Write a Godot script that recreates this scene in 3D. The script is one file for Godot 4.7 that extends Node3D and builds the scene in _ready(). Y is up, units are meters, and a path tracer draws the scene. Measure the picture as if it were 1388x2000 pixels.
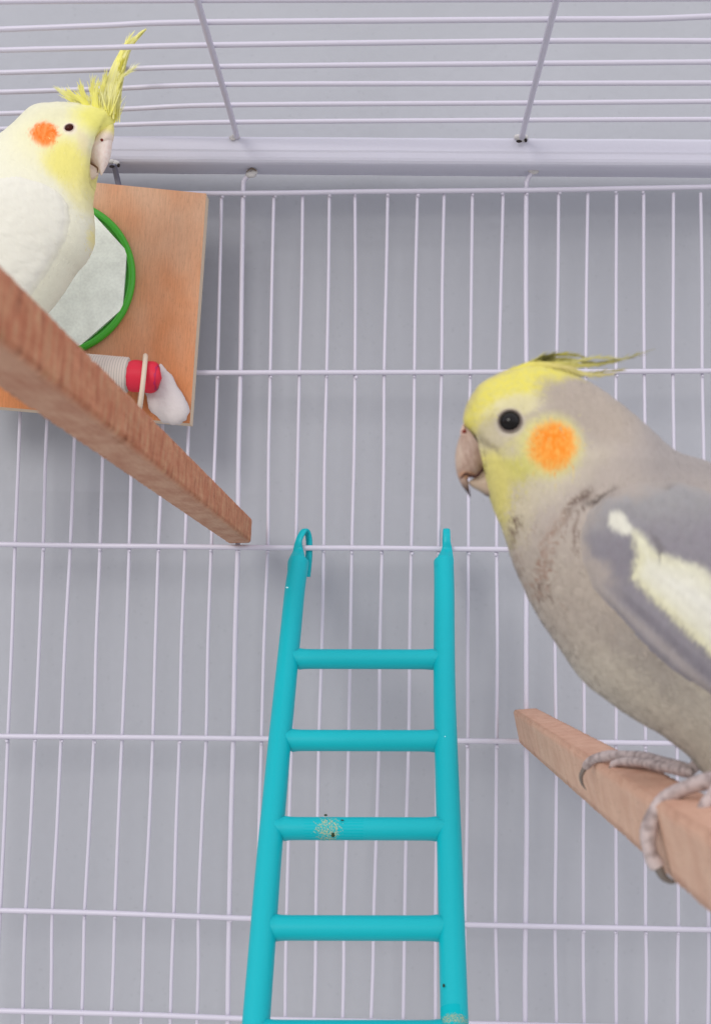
extends Node3D
# Two cockatiels in a white wire cage: real sizes in metres. The cage's back panel is the plane z = 0, the camera looks along -z and slightly up.

const F := 2350.0                 # focal length in photo pixels (photo 1388 x 2000)
const D := 0.45                   # camera to back panel
const EYE := Vector3(0, 1.25, D)
const TAU_ := TAU

var cam_x: Vector3
var cam_y: Vector3
var cam_z: Vector3
var rng := RandomNumberGenerator.new()
var fine := FastNoiseLite.new()
var soft_noise := FastNoiseLite.new()
var M := {}

# ---------------------------------------------------------------- geometry helpers
class MB:
	var V := PackedVector3Array()
	var N := PackedVector3Array()
	var U := PackedVector2Array()
	var K := PackedColorArray()
	var I := PackedInt32Array()
	func add(p: Vector3, n: Vector3, uv := Vector2.ZERO, c := Color.WHITE) -> int:
		V.append(p); N.append(n); U.append(uv); K.append(c)
		return V.size() - 1
	func tri(a: int, b: int, c: int) -> void:
		var x := (V[b] - V[a]).cross(V[c] - V[a])
		if x.dot(N[a] + N[b] + N[c]) > 0.0:
			I.append(a); I.append(c); I.append(b)
		else:
			I.append(a); I.append(b); I.append(c)
	func quad(a: int, b: int, c: int, d: int) -> void:
		tri(a, b, c); tri(a, c, d)
	func flat(pts: Array, n: Vector3, c := Color.WHITE) -> void:
		var k := []
		for p in pts:
			k.append(add(p, n, Vector2(p.x, p.y), c))
		for i in range(1, k.size() - 1):
			tri(k[0], k[i], k[i + 1])
	func tube(pts: PackedVector3Array, radii: PackedFloat32Array, sides := 10, c := Color.WHITE, squash := 1.0) -> void:
		var n := pts.size()
		var t := (pts[1] - pts[0]).normalized()
		var u := t.cross(Vector3(0, 0, 1))
		if u.length() < 0.2:
			u = t.cross(Vector3(0, 1, 0))
		u = u.normalized()
		var rows := []
		var along := 0.0
		for i in n:
			if i > 0 and i < n - 1:
				t = (pts[i + 1] - pts[i - 1]).normalized()
			elif i == n - 1:
				t = (pts[i] - pts[i - 1]).normalized()
			u = (u - t * u.dot(t)).normalized()
			var w := t.cross(u)
			if i > 0:
				along += pts[i].distance_to(pts[i - 1])
			var row := PackedInt32Array()
			for k in sides + 1:
				var a := TAU * k / sides
				var d := u * cos(a) + w * sin(a) * squash
				row.append(add(pts[i] + d * radii[i], d.normalized(), Vector2(along, k / float(sides)), c))
			rows.append(row)
		for i in n - 1:
			for k in sides:
				quad(rows[i][k], rows[i + 1][k], rows[i + 1][k + 1], rows[i][k + 1])
		for e in [0, n - 1]:
			var nn := (pts[0] - pts[1]).normalized() if e == 0 else (pts[n - 1] - pts[n - 2]).normalized()
			var mid := add(pts[e] + nn * radii[e] * 0.35, nn, Vector2(along if e else 0.0, 0.5), c)
			for k in sides:
				tri(mid, rows[e][k], rows[e][k + 1])
	func ball(p: Vector3, r: Vector3, c := Color.WHITE, seg := 12) -> void:
		var rows := []
		for i in seg + 1:
			var th := PI * i / seg
			var row := PackedInt32Array()
			for k in seg + 1:
				var ph := TAU * k / seg
				var d := Vector3(sin(th) * cos(ph), cos(th), sin(th) * sin(ph))
				row.append(add(p + d * r, (d / r).normalized(), Vector2(k / float(seg), i / float(seg)), c))
			rows.append(row)
		for i in seg:
			for k in seg:
				quad(rows[i][k], rows[i + 1][k], rows[i + 1][k + 1], rows[i][k + 1])
	# a prism from a front outline and a back outline (same number of corners), with a small chamfer round the front
	func prism(front: Array, back: Array, c := Color.WHITE) -> void:
		var n := front.size()
		var mid := Vector3.ZERO
		for p in front:
			mid += p / n
		var fn: Vector3 = (front[1] - front[0]).cross(front[n - 1] - front[0]).normalized()
		var toback: Vector3 = back[0] - front[0]
		if fn.dot(toback) > 0.0:
			fn = -fn
		flat(front, fn, c)
		flat(back, -fn, c)
		for i in n:
			var j := (i + 1) % n
			var sn: Vector3 = (front[j] - front[i]).cross(back[i] - front[i]).normalized()
			if sn.dot((front[i] + front[j]) * 0.5 - mid) < 0.0:
				sn = -sn
			flat([front[i], front[j], back[j], back[i]], sn, c)
	func mesh() -> ArrayMesh:
		var a := []
		a.resize(Mesh.ARRAY_MAX)
		a[Mesh.ARRAY_VERTEX] = V; a[Mesh.ARRAY_NORMAL] = N; a[Mesh.ARRAY_TEX_UV] = U; a[Mesh.ARRAY_COLOR] = K; a[Mesh.ARRAY_INDEX] = I
		var m := ArrayMesh.new()
		m.add_surface_from_arrays(Mesh.PRIMITIVE_TRIANGLES, a)
		return m

func part(called: String, mb: MB, mat: Material, parent: Node3D, origin := Vector3.ZERO) -> MeshInstance3D:
	var o := MeshInstance3D.new()
	o.name = numbered(parent, called)
	var base := parent_at(parent)
	if base != Vector3.ZERO:
		for i in mb.V.size():
			mb.V[i] -= base
	o.mesh = mb.mesh()
	o.material_override = mat
	parent.add_child(o, true)
	return o

func parent_at(n: Node) -> Vector3:
	var p := Vector3.ZERO
	while n is Node3D and n != self:
		p += n.position
		n = n.get_parent()
	return p

func numbered(parent: Node, called: String) -> String:
	if not parent.has_node(called):
		return called
	var i := 1
	while parent.has_node("%s_%03d" % [called, i]):
		i += 1
	return "%s_%03d" % [called, i]

func thing(called: String, label: String, category: String, at_: Vector3, group := "") -> Node3D:
	var o := Node3D.new()
	o.name = numbered(self, called)
	add_child(o, true)
	o.position = at_
	o.set_meta("label", label)
	o.set_meta("category", category)
	if group:
		o.set_meta("group", group)
	return o

func at(px: float, py: float, z: float) -> Vector3:      # the point of the plane z that the photo shows at a pixel
	var r := cam_x * ((px - 694.0) / F) + cam_y * ((1000.0 - py) / F) - cam_z
	return EYE + r * ((z - EYE.z) / r.z)

func at_height(px: float, py: float, y: float) -> Vector3:   # the same for a level plane
	var r := cam_x * ((px - 694.0) / F) + cam_y * ((1000.0 - py) / F) - cam_z
	return EYE + r * ((y - EYE.y) / r.y)

func mpp(z: float) -> float:
	return (D - z) / F

func S(r: float, g: float, b: float) -> Color:            # sRGB 0..255 -> linear
	return Color(r / 255.0, g / 255.0, b / 255.0).srgb_to_linear()

func cat(a: float, b: float, c: float, d: float, t: float) -> float:
	return 0.5 * (2.0 * b + (c - a) * t + (2.0 * a - 5.0 * b + 4.0 * c - d) * t * t + (3.0 * b - a - 3.0 * c + d) * t * t * t)

func curve(pts: Array, n: int) -> PackedVector3Array:      # smooth curve through points
	var out := PackedVector3Array()
	var m := pts.size()
	for i in n:
		var s := float(i) / (n - 1) * (m - 1)
		var k := mini(int(s), m - 2)
		var t := s - k
		var a: Vector3 = pts[maxi(k - 1, 0)]
		var b: Vector3 = pts[k]
		var c: Vector3 = pts[k + 1]
		var d: Vector3 = pts[mini(k + 2, m - 1)]
		out.append(Vector3(cat(a.x, b.x, c.x, d.x, t), cat(a.y, b.y, c.y, d.y, t), cat(a.z, b.z, c.z, d.z, t)))
	return out

func lerps(vals: Array, n: int) -> PackedFloat32Array:
	var out := PackedFloat32Array()
	for i in n:
		var s := float(i) / (n - 1) * (vals.size() - 1)
		var k := mini(int(s), vals.size() - 2)
		out.append(lerpf(vals[k], vals[k + 1], s - k))
	return out

func wire(pts: Array, r: float, n := 0, sides := 10) -> MB:
	var mb := MB.new()
	var c := curve(pts, n if n else maxi(2, (pts.size() - 1) * 6 + 1))
	var rr := PackedFloat32Array()
	for i in c.size():
		rr.append(r * (1.0 + 0.04 * fine.get_noise_3d(c[i].x * 9000.0, c[i].y * 9000.0, c[i].z * 9000.0)))
	mb.tube(c, rr, sides)
	return mb

# ---------------------------------------------------------------- materials
func mat(c: Color, rough: float, spec := 0.5, vertex := false) -> StandardMaterial3D:
	var m := StandardMaterial3D.new()
	m.albedo_color = c.linear_to_srgb()
	m.roughness = rough
	m.metallic_specular = spec
	m.vertex_color_use_as_albedo = vertex
	return m

func picture(w: int, h: int, f: Callable) -> ImageTexture:
	var im := Image.create(w, h, false, Image.FORMAT_RGB8)
	for y in h:
		for x in w:
			im.set_pixel(x, y, f.call(x, y))
	return ImageTexture.create_from_image(im)

func noise_tex(freq: float, octaves: int, seed_: int, normal := false, strength := 2.0, size := 512) -> NoiseTexture2D:
	var n := FastNoiseLite.new()
	n.noise_type = FastNoiseLite.TYPE_SIMPLEX_SMOOTH
	n.frequency = freq
	n.fractal_octaves = octaves
	n.seed = seed_
	var t := NoiseTexture2D.new()
	t.width = size; t.height = size
	t.noise = n; t.seamless = true
	t.as_normal_map = normal
	t.bump_strength = strength
	return t

func materials() -> void:
	var wall := mat(S(176, 178, 184), 0.9, 0.2)
	wall.albedo_texture = picture(512, 512, func(x, y):
		var v: float = 0.98 + 0.014 * soft_noise.get_noise_2d(x * 1.6, y * 0.25) + 0.012 * soft_noise.get_noise_2d(x * 0.5 + 400.0, y * 0.5)
		if fine.get_noise_2d(x * 9.0, y * 9.0) > 0.62 and fine.get_noise_2d(x * 0.7 + 90.0, y * 0.7) > 0.1:
			v *= 0.97
		return Color(v, v, v * 1.004))
	wall.uv1_triplanar = true; wall.uv1_world_triplanar = true
	wall.uv1_scale = Vector3(2.3, 2.3, 2.3)
	wall.normal_enabled = true
	wall.normal_texture = noise_tex(0.12, 3, 7, true, 3.0)
	wall.normal_scale = 0.07
	M.wall = wall
	var wire_m := mat(S(200, 196, 210), 0.42, 0.45)
	wire_m.clearcoat_enabled = true; wire_m.clearcoat = 0.3; wire_m.clearcoat_roughness = 0.3
	M.wire = wire_m
	var rail := mat(S(202, 201, 214), 0.45, 0.4)
	rail.normal_enabled = true
	rail.normal_texture = noise_tex(0.05, 3, 3, true, 2.0)
	rail.normal_scale = 0.18
	rail.uv1_triplanar = true
	rail.uv1_scale = Vector3(20, 20, 20)
	M.rail = rail
	M.weld = mat(S(196, 193, 192), 0.7, 0.4)
	M.dark_gap = mat(S(52, 46, 46), 0.9, 0.2)
	M.rust = mat(S(120, 105, 95), 0.8, 0.3)
	# plastic of the ladder
	var pl := mat(S(4, 172, 183), 0.42, 0.36)
	pl.normal_enabled = true
	pl.normal_texture = noise_tex(0.02, 3, 21, true, 1.5)
	pl.normal_scale = 0.06
	pl.uv1_triplanar = true
	pl.uv1_scale = Vector3(25, 25, 25)
	M.plastic = pl
	M.scuff = mat(S(205, 238, 238), 0.7, 0.3)
	M.dropping = mat(S(176, 190, 160), 0.85, 0.2)
	M.smear = mat(Color.WHITE, 0.75, 0.25, true)
	M.dropping_dark = mat(S(46, 62, 40), 0.8, 0.3)
	# board: pale birch ply turning to orange, grain upright
	var board := mat(Color.WHITE, 0.7, 0.3)
	board.albedo_texture = picture(512, 512, func(x, y):
		var g: float = fine.get_noise_2d(x * 5.0, y * 0.22) * 0.55 + fine.get_noise_2d(x * 14.0 + 50.0, y * 0.7) * 0.45
		var big: float = soft_noise.get_noise_2d(x * 0.5, y * 0.35)
		var t: float = clampf(0.35 + y / 512.0 * 0.75 + big * 0.5 - 0.15, 0.0, 1.0)
		var c: Color = S(214, 172, 142).lerp(S(206, 134, 88), t)
		c = c * (0.98 + 0.19 * g)
		if fine.get_noise_2d(x * 8.0, y * 0.9 + 200.0) > 0.45:
			c = c * 0.88
		return Color(c.r, c.g, c.b).linear_to_srgb())
	M.board = board
	M.board_edge = mat(S(216, 196, 172), 0.8, 0.2)
	M.green = mat(S(58, 162, 34), 0.35, 0.5)
	var mirror := mat(Color.WHITE, 0.42, 0.5)
	mirror.metallic = 0.05
	mirror.albedo_texture = picture(256, 256, func(x, y):
		var v: float = 0.95 + 0.05 * soft_noise.get_noise_2d(x * 2.0, y * 2.0) + 0.035 * fine.get_noise_2d(x * 3.0, y * 3.0)
		return Color(0.97 * v, 1.0 * v, 0.96 * v))
	mirror.uv1_triplanar = true
	mirror.uv1_scale = Vector3(18, 18, 18)
	M.mirror = mirror
	M.string = mat(S(226, 216, 208), 0.9, 0.2, true)
	M.bead = mat(S(218, 40, 66), 0.5, 0.4)
	M.bead_end = mat(S(190, 34, 92), 0.55, 0.4)
	M.ring = mat(S(214, 196, 176), 0.4, 0.5)
	var leather := mat(S(206, 198, 197), 0.85, 0.2)
	leather.normal_enabled = true
	leather.normal_texture = noise_tex(0.012, 4, 77, true, 8.0)
	leather.normal_scale = 0.8
	leather.uv1_triplanar = true
	leather.uv1_scale = Vector3(40, 40, 40)
	M.leather = leather
	# perch wood: beech, streaks along u
	M.perch_pale = wood(S(214, 181, 160), S(190, 149, 130), 11, 0.25)
	M.perch_red = wood(S(204, 162, 136), S(176, 120, 96), 31, 0.45)
	M.feather = mat(Color.WHITE, 0.9, 0.15, true)
	M.feather.rim_enabled = true; M.feather.rim = 0.25; M.feather.rim_tint = 0.5
	M.beak_grey = mat(Color.WHITE, 0.42, 0.4, true)
	M.skin = mat(Color.WHITE, 0.65, 0.3, true)
	var eye := mat(S(12, 8, 8), 0.09, 0.36)
	M.eye = eye
	var eye2 := mat(S(62, 20, 14), 0.16, 0.25)
	M.eye_red = eye2
	M.claw = mat(S(112, 104, 98), 0.45, 0.4)
	M.nostril = mat(S(120, 52, 46), 0.8, 0.2)

func wood(a: Color, b: Color, seed_: int, contrast: float) -> StandardMaterial3D:
	var n := FastNoiseLite.new()
	n.seed = seed_
	n.frequency = 0.02
	var m := mat(Color.WHITE, 0.78, 0.25, true)
	m.albedo_texture = picture(1024, 256, func(x, y):
		var g: float = n.get_noise_2d(x * 0.35, y * 4.0) * 0.6 + n.get_noise_2d(x * 1.2, y * 11.0) * 0.4
		var big: float = n.get_noise_2d(x * 0.5 + 700.0, y * 0.8)
		var c: Color = a.lerp(b, clampf(0.35 + g * contrast + big * 0.5, 0.0, 1.0))
		if n.get_noise_2d(x * 2.2 + 99.0, y * 9.0) > 0.5:
			c = c * 0.8
		return Color(c.r, c.g, c.b).linear_to_srgb())
	return m

# ---------------------------------------------------------------- the cage
func cage() -> void:
	var t := thing("bird_cage", "white wire bird cage with grey rail between back panel and roof", "cage", at(694, 1068, 0.0))
	# the rail: hollow square bar, its lower front edge rounded
	var zf := 0.008
	var ytop := at(694, 266, zf).y
	var ylow := at(694, 318, zf).y
	var prof := [[ytop - 0.0002, -0.0053], [ytop, -0.0048], [ytop, zf - 0.0012], [ytop - 0.0004, zf - 0.0003], [ytop - 0.0012, zf], [ytop - 0.0056, zf + 0.0001], [ytop - 0.0064, zf - 0.0002], [ylow + 0.0022, zf - 0.0003], [ylow + 0.0012, zf - 0.0006], [ylow + 0.0004, zf - 0.0013], [ylow, zf - 0.0024], [ylow, -0.0045], [ylow + 0.0006, -0.0053]]
	var mb := MB.new()
	var cols := 60
	var k := prof.size()
	for j in k:
		var p0 = prof[j]
		var p1 = prof[(j + 1) % k]
		var nn := Vector3(0, p1[1] - p0[1], -(p1[0] - p0[0])).normalized()
		var midp := Vector3(0, (p0[0] + p1[0]) / 2 - (ytop + ylow) / 2, (p0[1] + p1[1]) / 2 - 0.001)
		if nn.dot(midp) < 0:
			nn = -nn
		var prev := []
		for i in cols + 1:
			var x := lerpf(-0.36, 0.36, i / float(cols))
			var wob := 0.00018 * fine.get_noise_2d(x * 2500.0, j * 40.0)
			var wob2 := 0.00018 * fine.get_noise_2d(x * 2500.0, ((j + 1) % k) * 40.0)
			var a := mb.add(Vector3(x, p0[0] + wob, p0[1]), nn)
			var b := mb.add(Vector3(x, p1[0] + wob2, p1[1]), nn)
			if i > 0:
				mb.quad(prev[0], a, b, prev[1])
			prev = [a, b]
	part("rail", mb, M.rail, t)
	# level wires of the back panel
	var rh := 0.00099
	var rv := 0.00067
	var zh := rv + rh - 0.0001
	for row in [[[-90, 382], [200, 379], [540, 377], [694, 374.5], [868, 373], [1060, 371], [1200, 368.5], [1388, 365], [1470, 363.5]],
			[[-90, 729], [180, 728], [378, 728], [694, 727.5], [868, 727], [1120, 726], [1388, 724.5], [1470, 724]],
			[[-90, 1061], [0, 1063], [190, 1066], [310, 1067], [464, 1069], [580, 1070], [740, 1070.5], [870, 1072], [990, 1073], [1250, 1076], [1470, 1079]],
			[[-90, 1436.5], [0, 1438], [250, 1440], [520, 1443], [700, 1445.5], [890, 1447], [1130, 1449.5], [1388, 1453], [1470, 1454]],
			[[-90, 1775], [0, 1778], [200, 1783], [490, 1794], [700, 1800], [905, 1806], [1130, 1811], [1388, 1816], [1470, 1817.5]],
			[[-90, 1971], [0, 1974], [260, 1981], [470, 1989], [600, 1992.5], [860, 1998], [1130, 2004], [1470, 2011]]]:
		var pts := []
		for p in row:
			pts.append(at(p[0], p[1], zh))
		part("level_wire", wire(pts, rh, 70), M.wire, t)
	# upright wires, from the top wire down past the frame
	var ys := [377.0, 720.0, 1065.0, 1440.0, 1780.0, 2003.0]
	var up := [[3, -12, -25, -37, -50, -58], [55, 43, 30, 16, 1, -6], [108, 97, 85, 69, 51, 45], [160, 150, 138, 120, 103, 100], [215, 205, 196, 184, 166, 160], [275, 264, 253, 239, 225, 217], [328, 320, 310, 299, 283, 276],
		[380, 372, 362, 351, 340, 333], [433, 425, 413, 403, 388, 385], [475, 470, 464.5, 456, 448, 445], [535, 528, 523, 511, 503, 500], [591, 585, 578, 570, 560, 557], [643, 638, 632, 623, 617, 613],
		[693, 693, 687, 681, 672, 669], [757, 750, 746, 740, 730, 724], [815, 809, 803, 798, 790, 787], [867, 862, 856, 852, 850, 850], [922, 918, 914, 913, 908, 910], [982, 974, 969, 969, 967, 971],
		[1027, 1027, 1027, 1027, 1026, 1025], [1090, 1086, 1084, 1085, 1083, 1086], [1147, 1143, 1141, 1140, 1138, 1140], [1203, 1202, 1202, 1202, 1202.5, 1202.5], [1256, 1257, 1258, 1259.5, 1259.5, 1260.6],
		[1314, 1313, 1318, 1321, 1323.6, 1322], [1367, 1370, 1375, 1380, 1382, 1381], [1422, 1427, 1432, 1438, 1440, 1441]]
	for w in up:
		var thick: bool = w[0] == 475 or w[0] == 1027
		var pts := []
		if thick:
			var bx: float = 489.0 if w[0] == 475 else 1038.0
			pts = [at(bx + 1, 336, 0.0005), at(bx - 4, 343, 0.0004), at(w[0] + 2.0, 353, 0.0)]
		for i in 6:
			pts.append(at(w[i], ys[i], 0.0))
			if i < 5:   # a hand-straightened wire is never dead straight
				pts.append(at((w[i] + w[i + 1]) / 2.0 + rng.randf_range(-1.6, 1.6), (ys[i] + ys[i + 1]) / 2.0, 0.0))
		part("upright_wire", wire(pts, 0.00094 if thick else rv, 64, 9), M.wire, t)
	# weld nubs under the crossings
	mb = MB.new()
	var left_y := [380.0, 729.0, 1063.0, 1438.0, 1778.0]
	var right_y := [365.0, 724.5, 1077.0, 1453.0, 1816.0]
	for w in up:
		for i in range(0, 5):
			if rng.randf() < 0.6:
				var q := at(w[i] + rng.randf_range(-2, 3), lerpf(left_y[i], right_y[i], w[i] / 1388.0) + rng.randf_range(7.5, 10.5), 0.0011)
				mb.ball(q, Vector3.ONE * rng.randf_range(0.0005, 0.0008), Color.WHITE, 8)
	var nubs := part("weld_nubs", mb, M.wire, t)
	nubs.set_meta("kind", "stuff")
	# roof: struts run from the rail towards the camera, the wires lie on them
	var yr := ytop + 0.0002
	for s in [[465, 271, 385, 0], [1017, 271, 1086, 0], [-88, 275, -395, 0], [1570, 270, 1790, 0]]:
		var a := at_height(s[0], s[1], yr)
		a.z = zf + 0.0006
		var b := at_height(s[2], s[3], yr)
		var c := a + (b - a) * 2.4
		part("roof_strut", wire([a + Vector3(0, -0.0008, -0.0002), a.lerp(c, 0.1), a.lerp(c, 0.5), c], 0.00112, 30), M.wire, t)
	var rw := 0.00090
	for row in [[[-260, 260], [0, 252], [230, 244], [455, 238.5], [1020, 234.5], [1388, 233], [1470, 233]], [[-260, 230], [0, 222], [240, 213], [445, 205], [1030, 201], [1388, 198], [1470, 198]],
			[[-260, 187], [0, 180], [220, 173], [440, 165], [1035, 163], [1388, 162], [1470, 162]], [[-260, 150], [0, 142], [210, 136], [420, 130], [1040, 124], [1388, 121], [1470, 121]],
			[[-260, 106], [0, 98], [210, 93], [410, 88], [1050, 80], [1388, 80], [1470, 80]], [[-260, 68], [0, 57.5], [200, 50], [385, 43.5], [1060, 38], [1250, 37], [1388, 32], [1470, 30]], [[-260, 10], [0, 3], [380, 0], [1070, -2], [1470, -4]], [[-300, -44], [694, -50], [1500, -53]]]:
		var pts := []
		for p in row:
			pts.append(at_height(p[0], p[1], yr + 0.0018))
		part("roof_wire", wire(pts, rw, 60), M.wire, t)
	# weld blobs where wires meet the rail, one with a rusty hole
	for b in [[459, 269, 11, 0.0085], [1017, 269, 12, 0.0085], [490, 338, 14, 0.001], [1040, 333, 13, 0.001], [223, 318, 11, 0.0085]]:
		mb = MB.new()
		var p := at(b[0], b[1], b[3])
		var r: float = b[2] * mpp(b[3])
		for i in 5:
			mb.ball(p + Vector3(rng.randf_range(-0.6, 0.6), rng.randf_range(-0.35, 0.35), 0) * r, Vector3(r, r * 0.7, r * 0.6) * rng.randf_range(0.4, 0.75), Color.WHITE, 10)
		var blob := part("weld", mb, M.weld, t)
		if b[0] == 1017 or b[0] == 223:
			mb = MB.new()
			mb.ball(at(b[0] - 4, b[1] + 7, b[3] + 0.0016), Vector3(0.0011, 0.0006, 0.0004), Color.WHITE, 8)
			mb.ball(at(b[0] + 9, b[1] + 5, b[3] + 0.0014), Vector3(0.0006, 0.0008, 0.0004), Color.WHITE, 8)
			part("rust_spot", mb, M.dark_gap, blob)
		if b[0] == 490 or b[0] == 1040:
			mb = MB.new()
			mb.tube(curve([at(b[0] - 9, b[1] - 2, b[3] + 0.0013), at(b[0] + 2, b[1] - 9, b[3] + 0.0014), at(b[0] + 11, b[1] - 4, b[3] + 0.0012)], 10), lerps([0.0001, 0.0004, 0.0002], 10), 6)
			part("rust_spot", mb, M.rust, blob)

# ---------------------------------------------------------------- perches
func perch(called: String, label: String, corners: Array, vp: Vector2, z0: float, z1: float, m: Material, seed_: int, tip: Array, faces: Array) -> void:
	# corners: the four corners of the section at the panel, in order round it; the stick runs towards the camera
	var q := []
	for c in corners:
		q.append(at(c[0], c[1], 0.0))
	var dir := at(vp.x, vp.y, 0.0) - EYE
	dir = -dir / absf(dir.z)            # per metre of z, towards the camera
	var mid: Vector3 = (q[0] + q[1] + q[2] + q[3]) / 4.0
	var t := thing(called, label, "perch", mid + dir * z0)
	# rounded section: points and outward normals
	var sec := []
	var nor := []
	for i in 4:
		var a: Vector3 = q[i]
		var b: Vector3 = q[(i + 1) % 4]
		var n := (b - a).cross(dir).normalized()
		if n.dot((a + b) / 2 - mid) < 0:
			n = -n
		for k in 9:
			sec.append(a.lerp(b, 0.07 + 0.86 * k / 8.0)); nor.append(n)
	var n_sec := sec.size()
	var mb := MB.new()
	var rows := []
	var nz := FastNoiseLite.new()
	nz.seed = seed_
	nz.frequency = 1.0
	var steps := 480
	for i in steps + 1:
		var f := i / float(steps)
		var z := lerpf(z0, z1, f)
		var row := PackedInt32Array()
		for j in n_sec + 1:
			var jj := j % n_sec
			var nn: Vector3 = nor[jj]
			var on_edge: bool = jj % 9 == 0 or jj % 9 == 8
			var nn2 := nn
			if jj % 9 == 0: nn2 = (nn + nor[(jj + n_sec - 1) % n_sec]).normalized()
			if jj % 9 == 8: nn2 = (nn + nor[(jj + 1) % n_sec]).normalized()
			var p: Vector3 = sec[jj] + dir * z
			# saw marks across, chipped edges
			var saw := 0.00018 * nz.get_noise_2d(z * 1900.0, jj * 0.12) + 0.00008 * nz.get_noise_2d(z * 700.0, jj * 0.5 + 30.0)
			var chip := 0.0
			if on_edge:
				chip = -0.0024 * maxf(0.0, nz.get_noise_2d(z * 330.0, int(jj / 9.0 + 0.2) * 17.0) - 0.12)
			# end worn round
			var e := clampf((z - z0) / 0.004, 0.0, 1.0)
			p = p + nn2 * (saw + chip)
			var cc := mid + dir * z
			p = cc + (p - cc) * lerpf(tip[0], 1.0, sqrt(e))
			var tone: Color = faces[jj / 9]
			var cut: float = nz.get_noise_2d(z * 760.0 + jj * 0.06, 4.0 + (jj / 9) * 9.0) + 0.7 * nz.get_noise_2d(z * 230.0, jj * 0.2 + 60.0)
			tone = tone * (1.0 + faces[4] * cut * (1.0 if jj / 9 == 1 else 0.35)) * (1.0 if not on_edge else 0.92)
			tone.a = 1.0
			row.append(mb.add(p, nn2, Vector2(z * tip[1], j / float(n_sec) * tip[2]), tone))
		rows.append(row)
	for i in steps:
		for j in n_sec:
			mb.quad(rows[i][j], rows[i + 1][j], rows[i + 1][j + 1], rows[i][j + 1])
	for e in [0, steps]:
		var c := mb.add(mid + dir * lerpf(z0, z1, e / float(steps)), dir if e else -dir, Vector2(0.2, 0.2), faces[1])
		for j in n_sec:
			var a := mb.add(mb.V[rows[e][j]], dir if e else -dir, Vector2(0.2 + 0.01 * sin(j), 0.2))
			var b := mb.add(mb.V[rows[e][j + 1]], dir if e else -dir, Vector2(0.2, 0.21))
			mb.tri(c, a, b)
	part("stick", mb, m, t)

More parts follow.
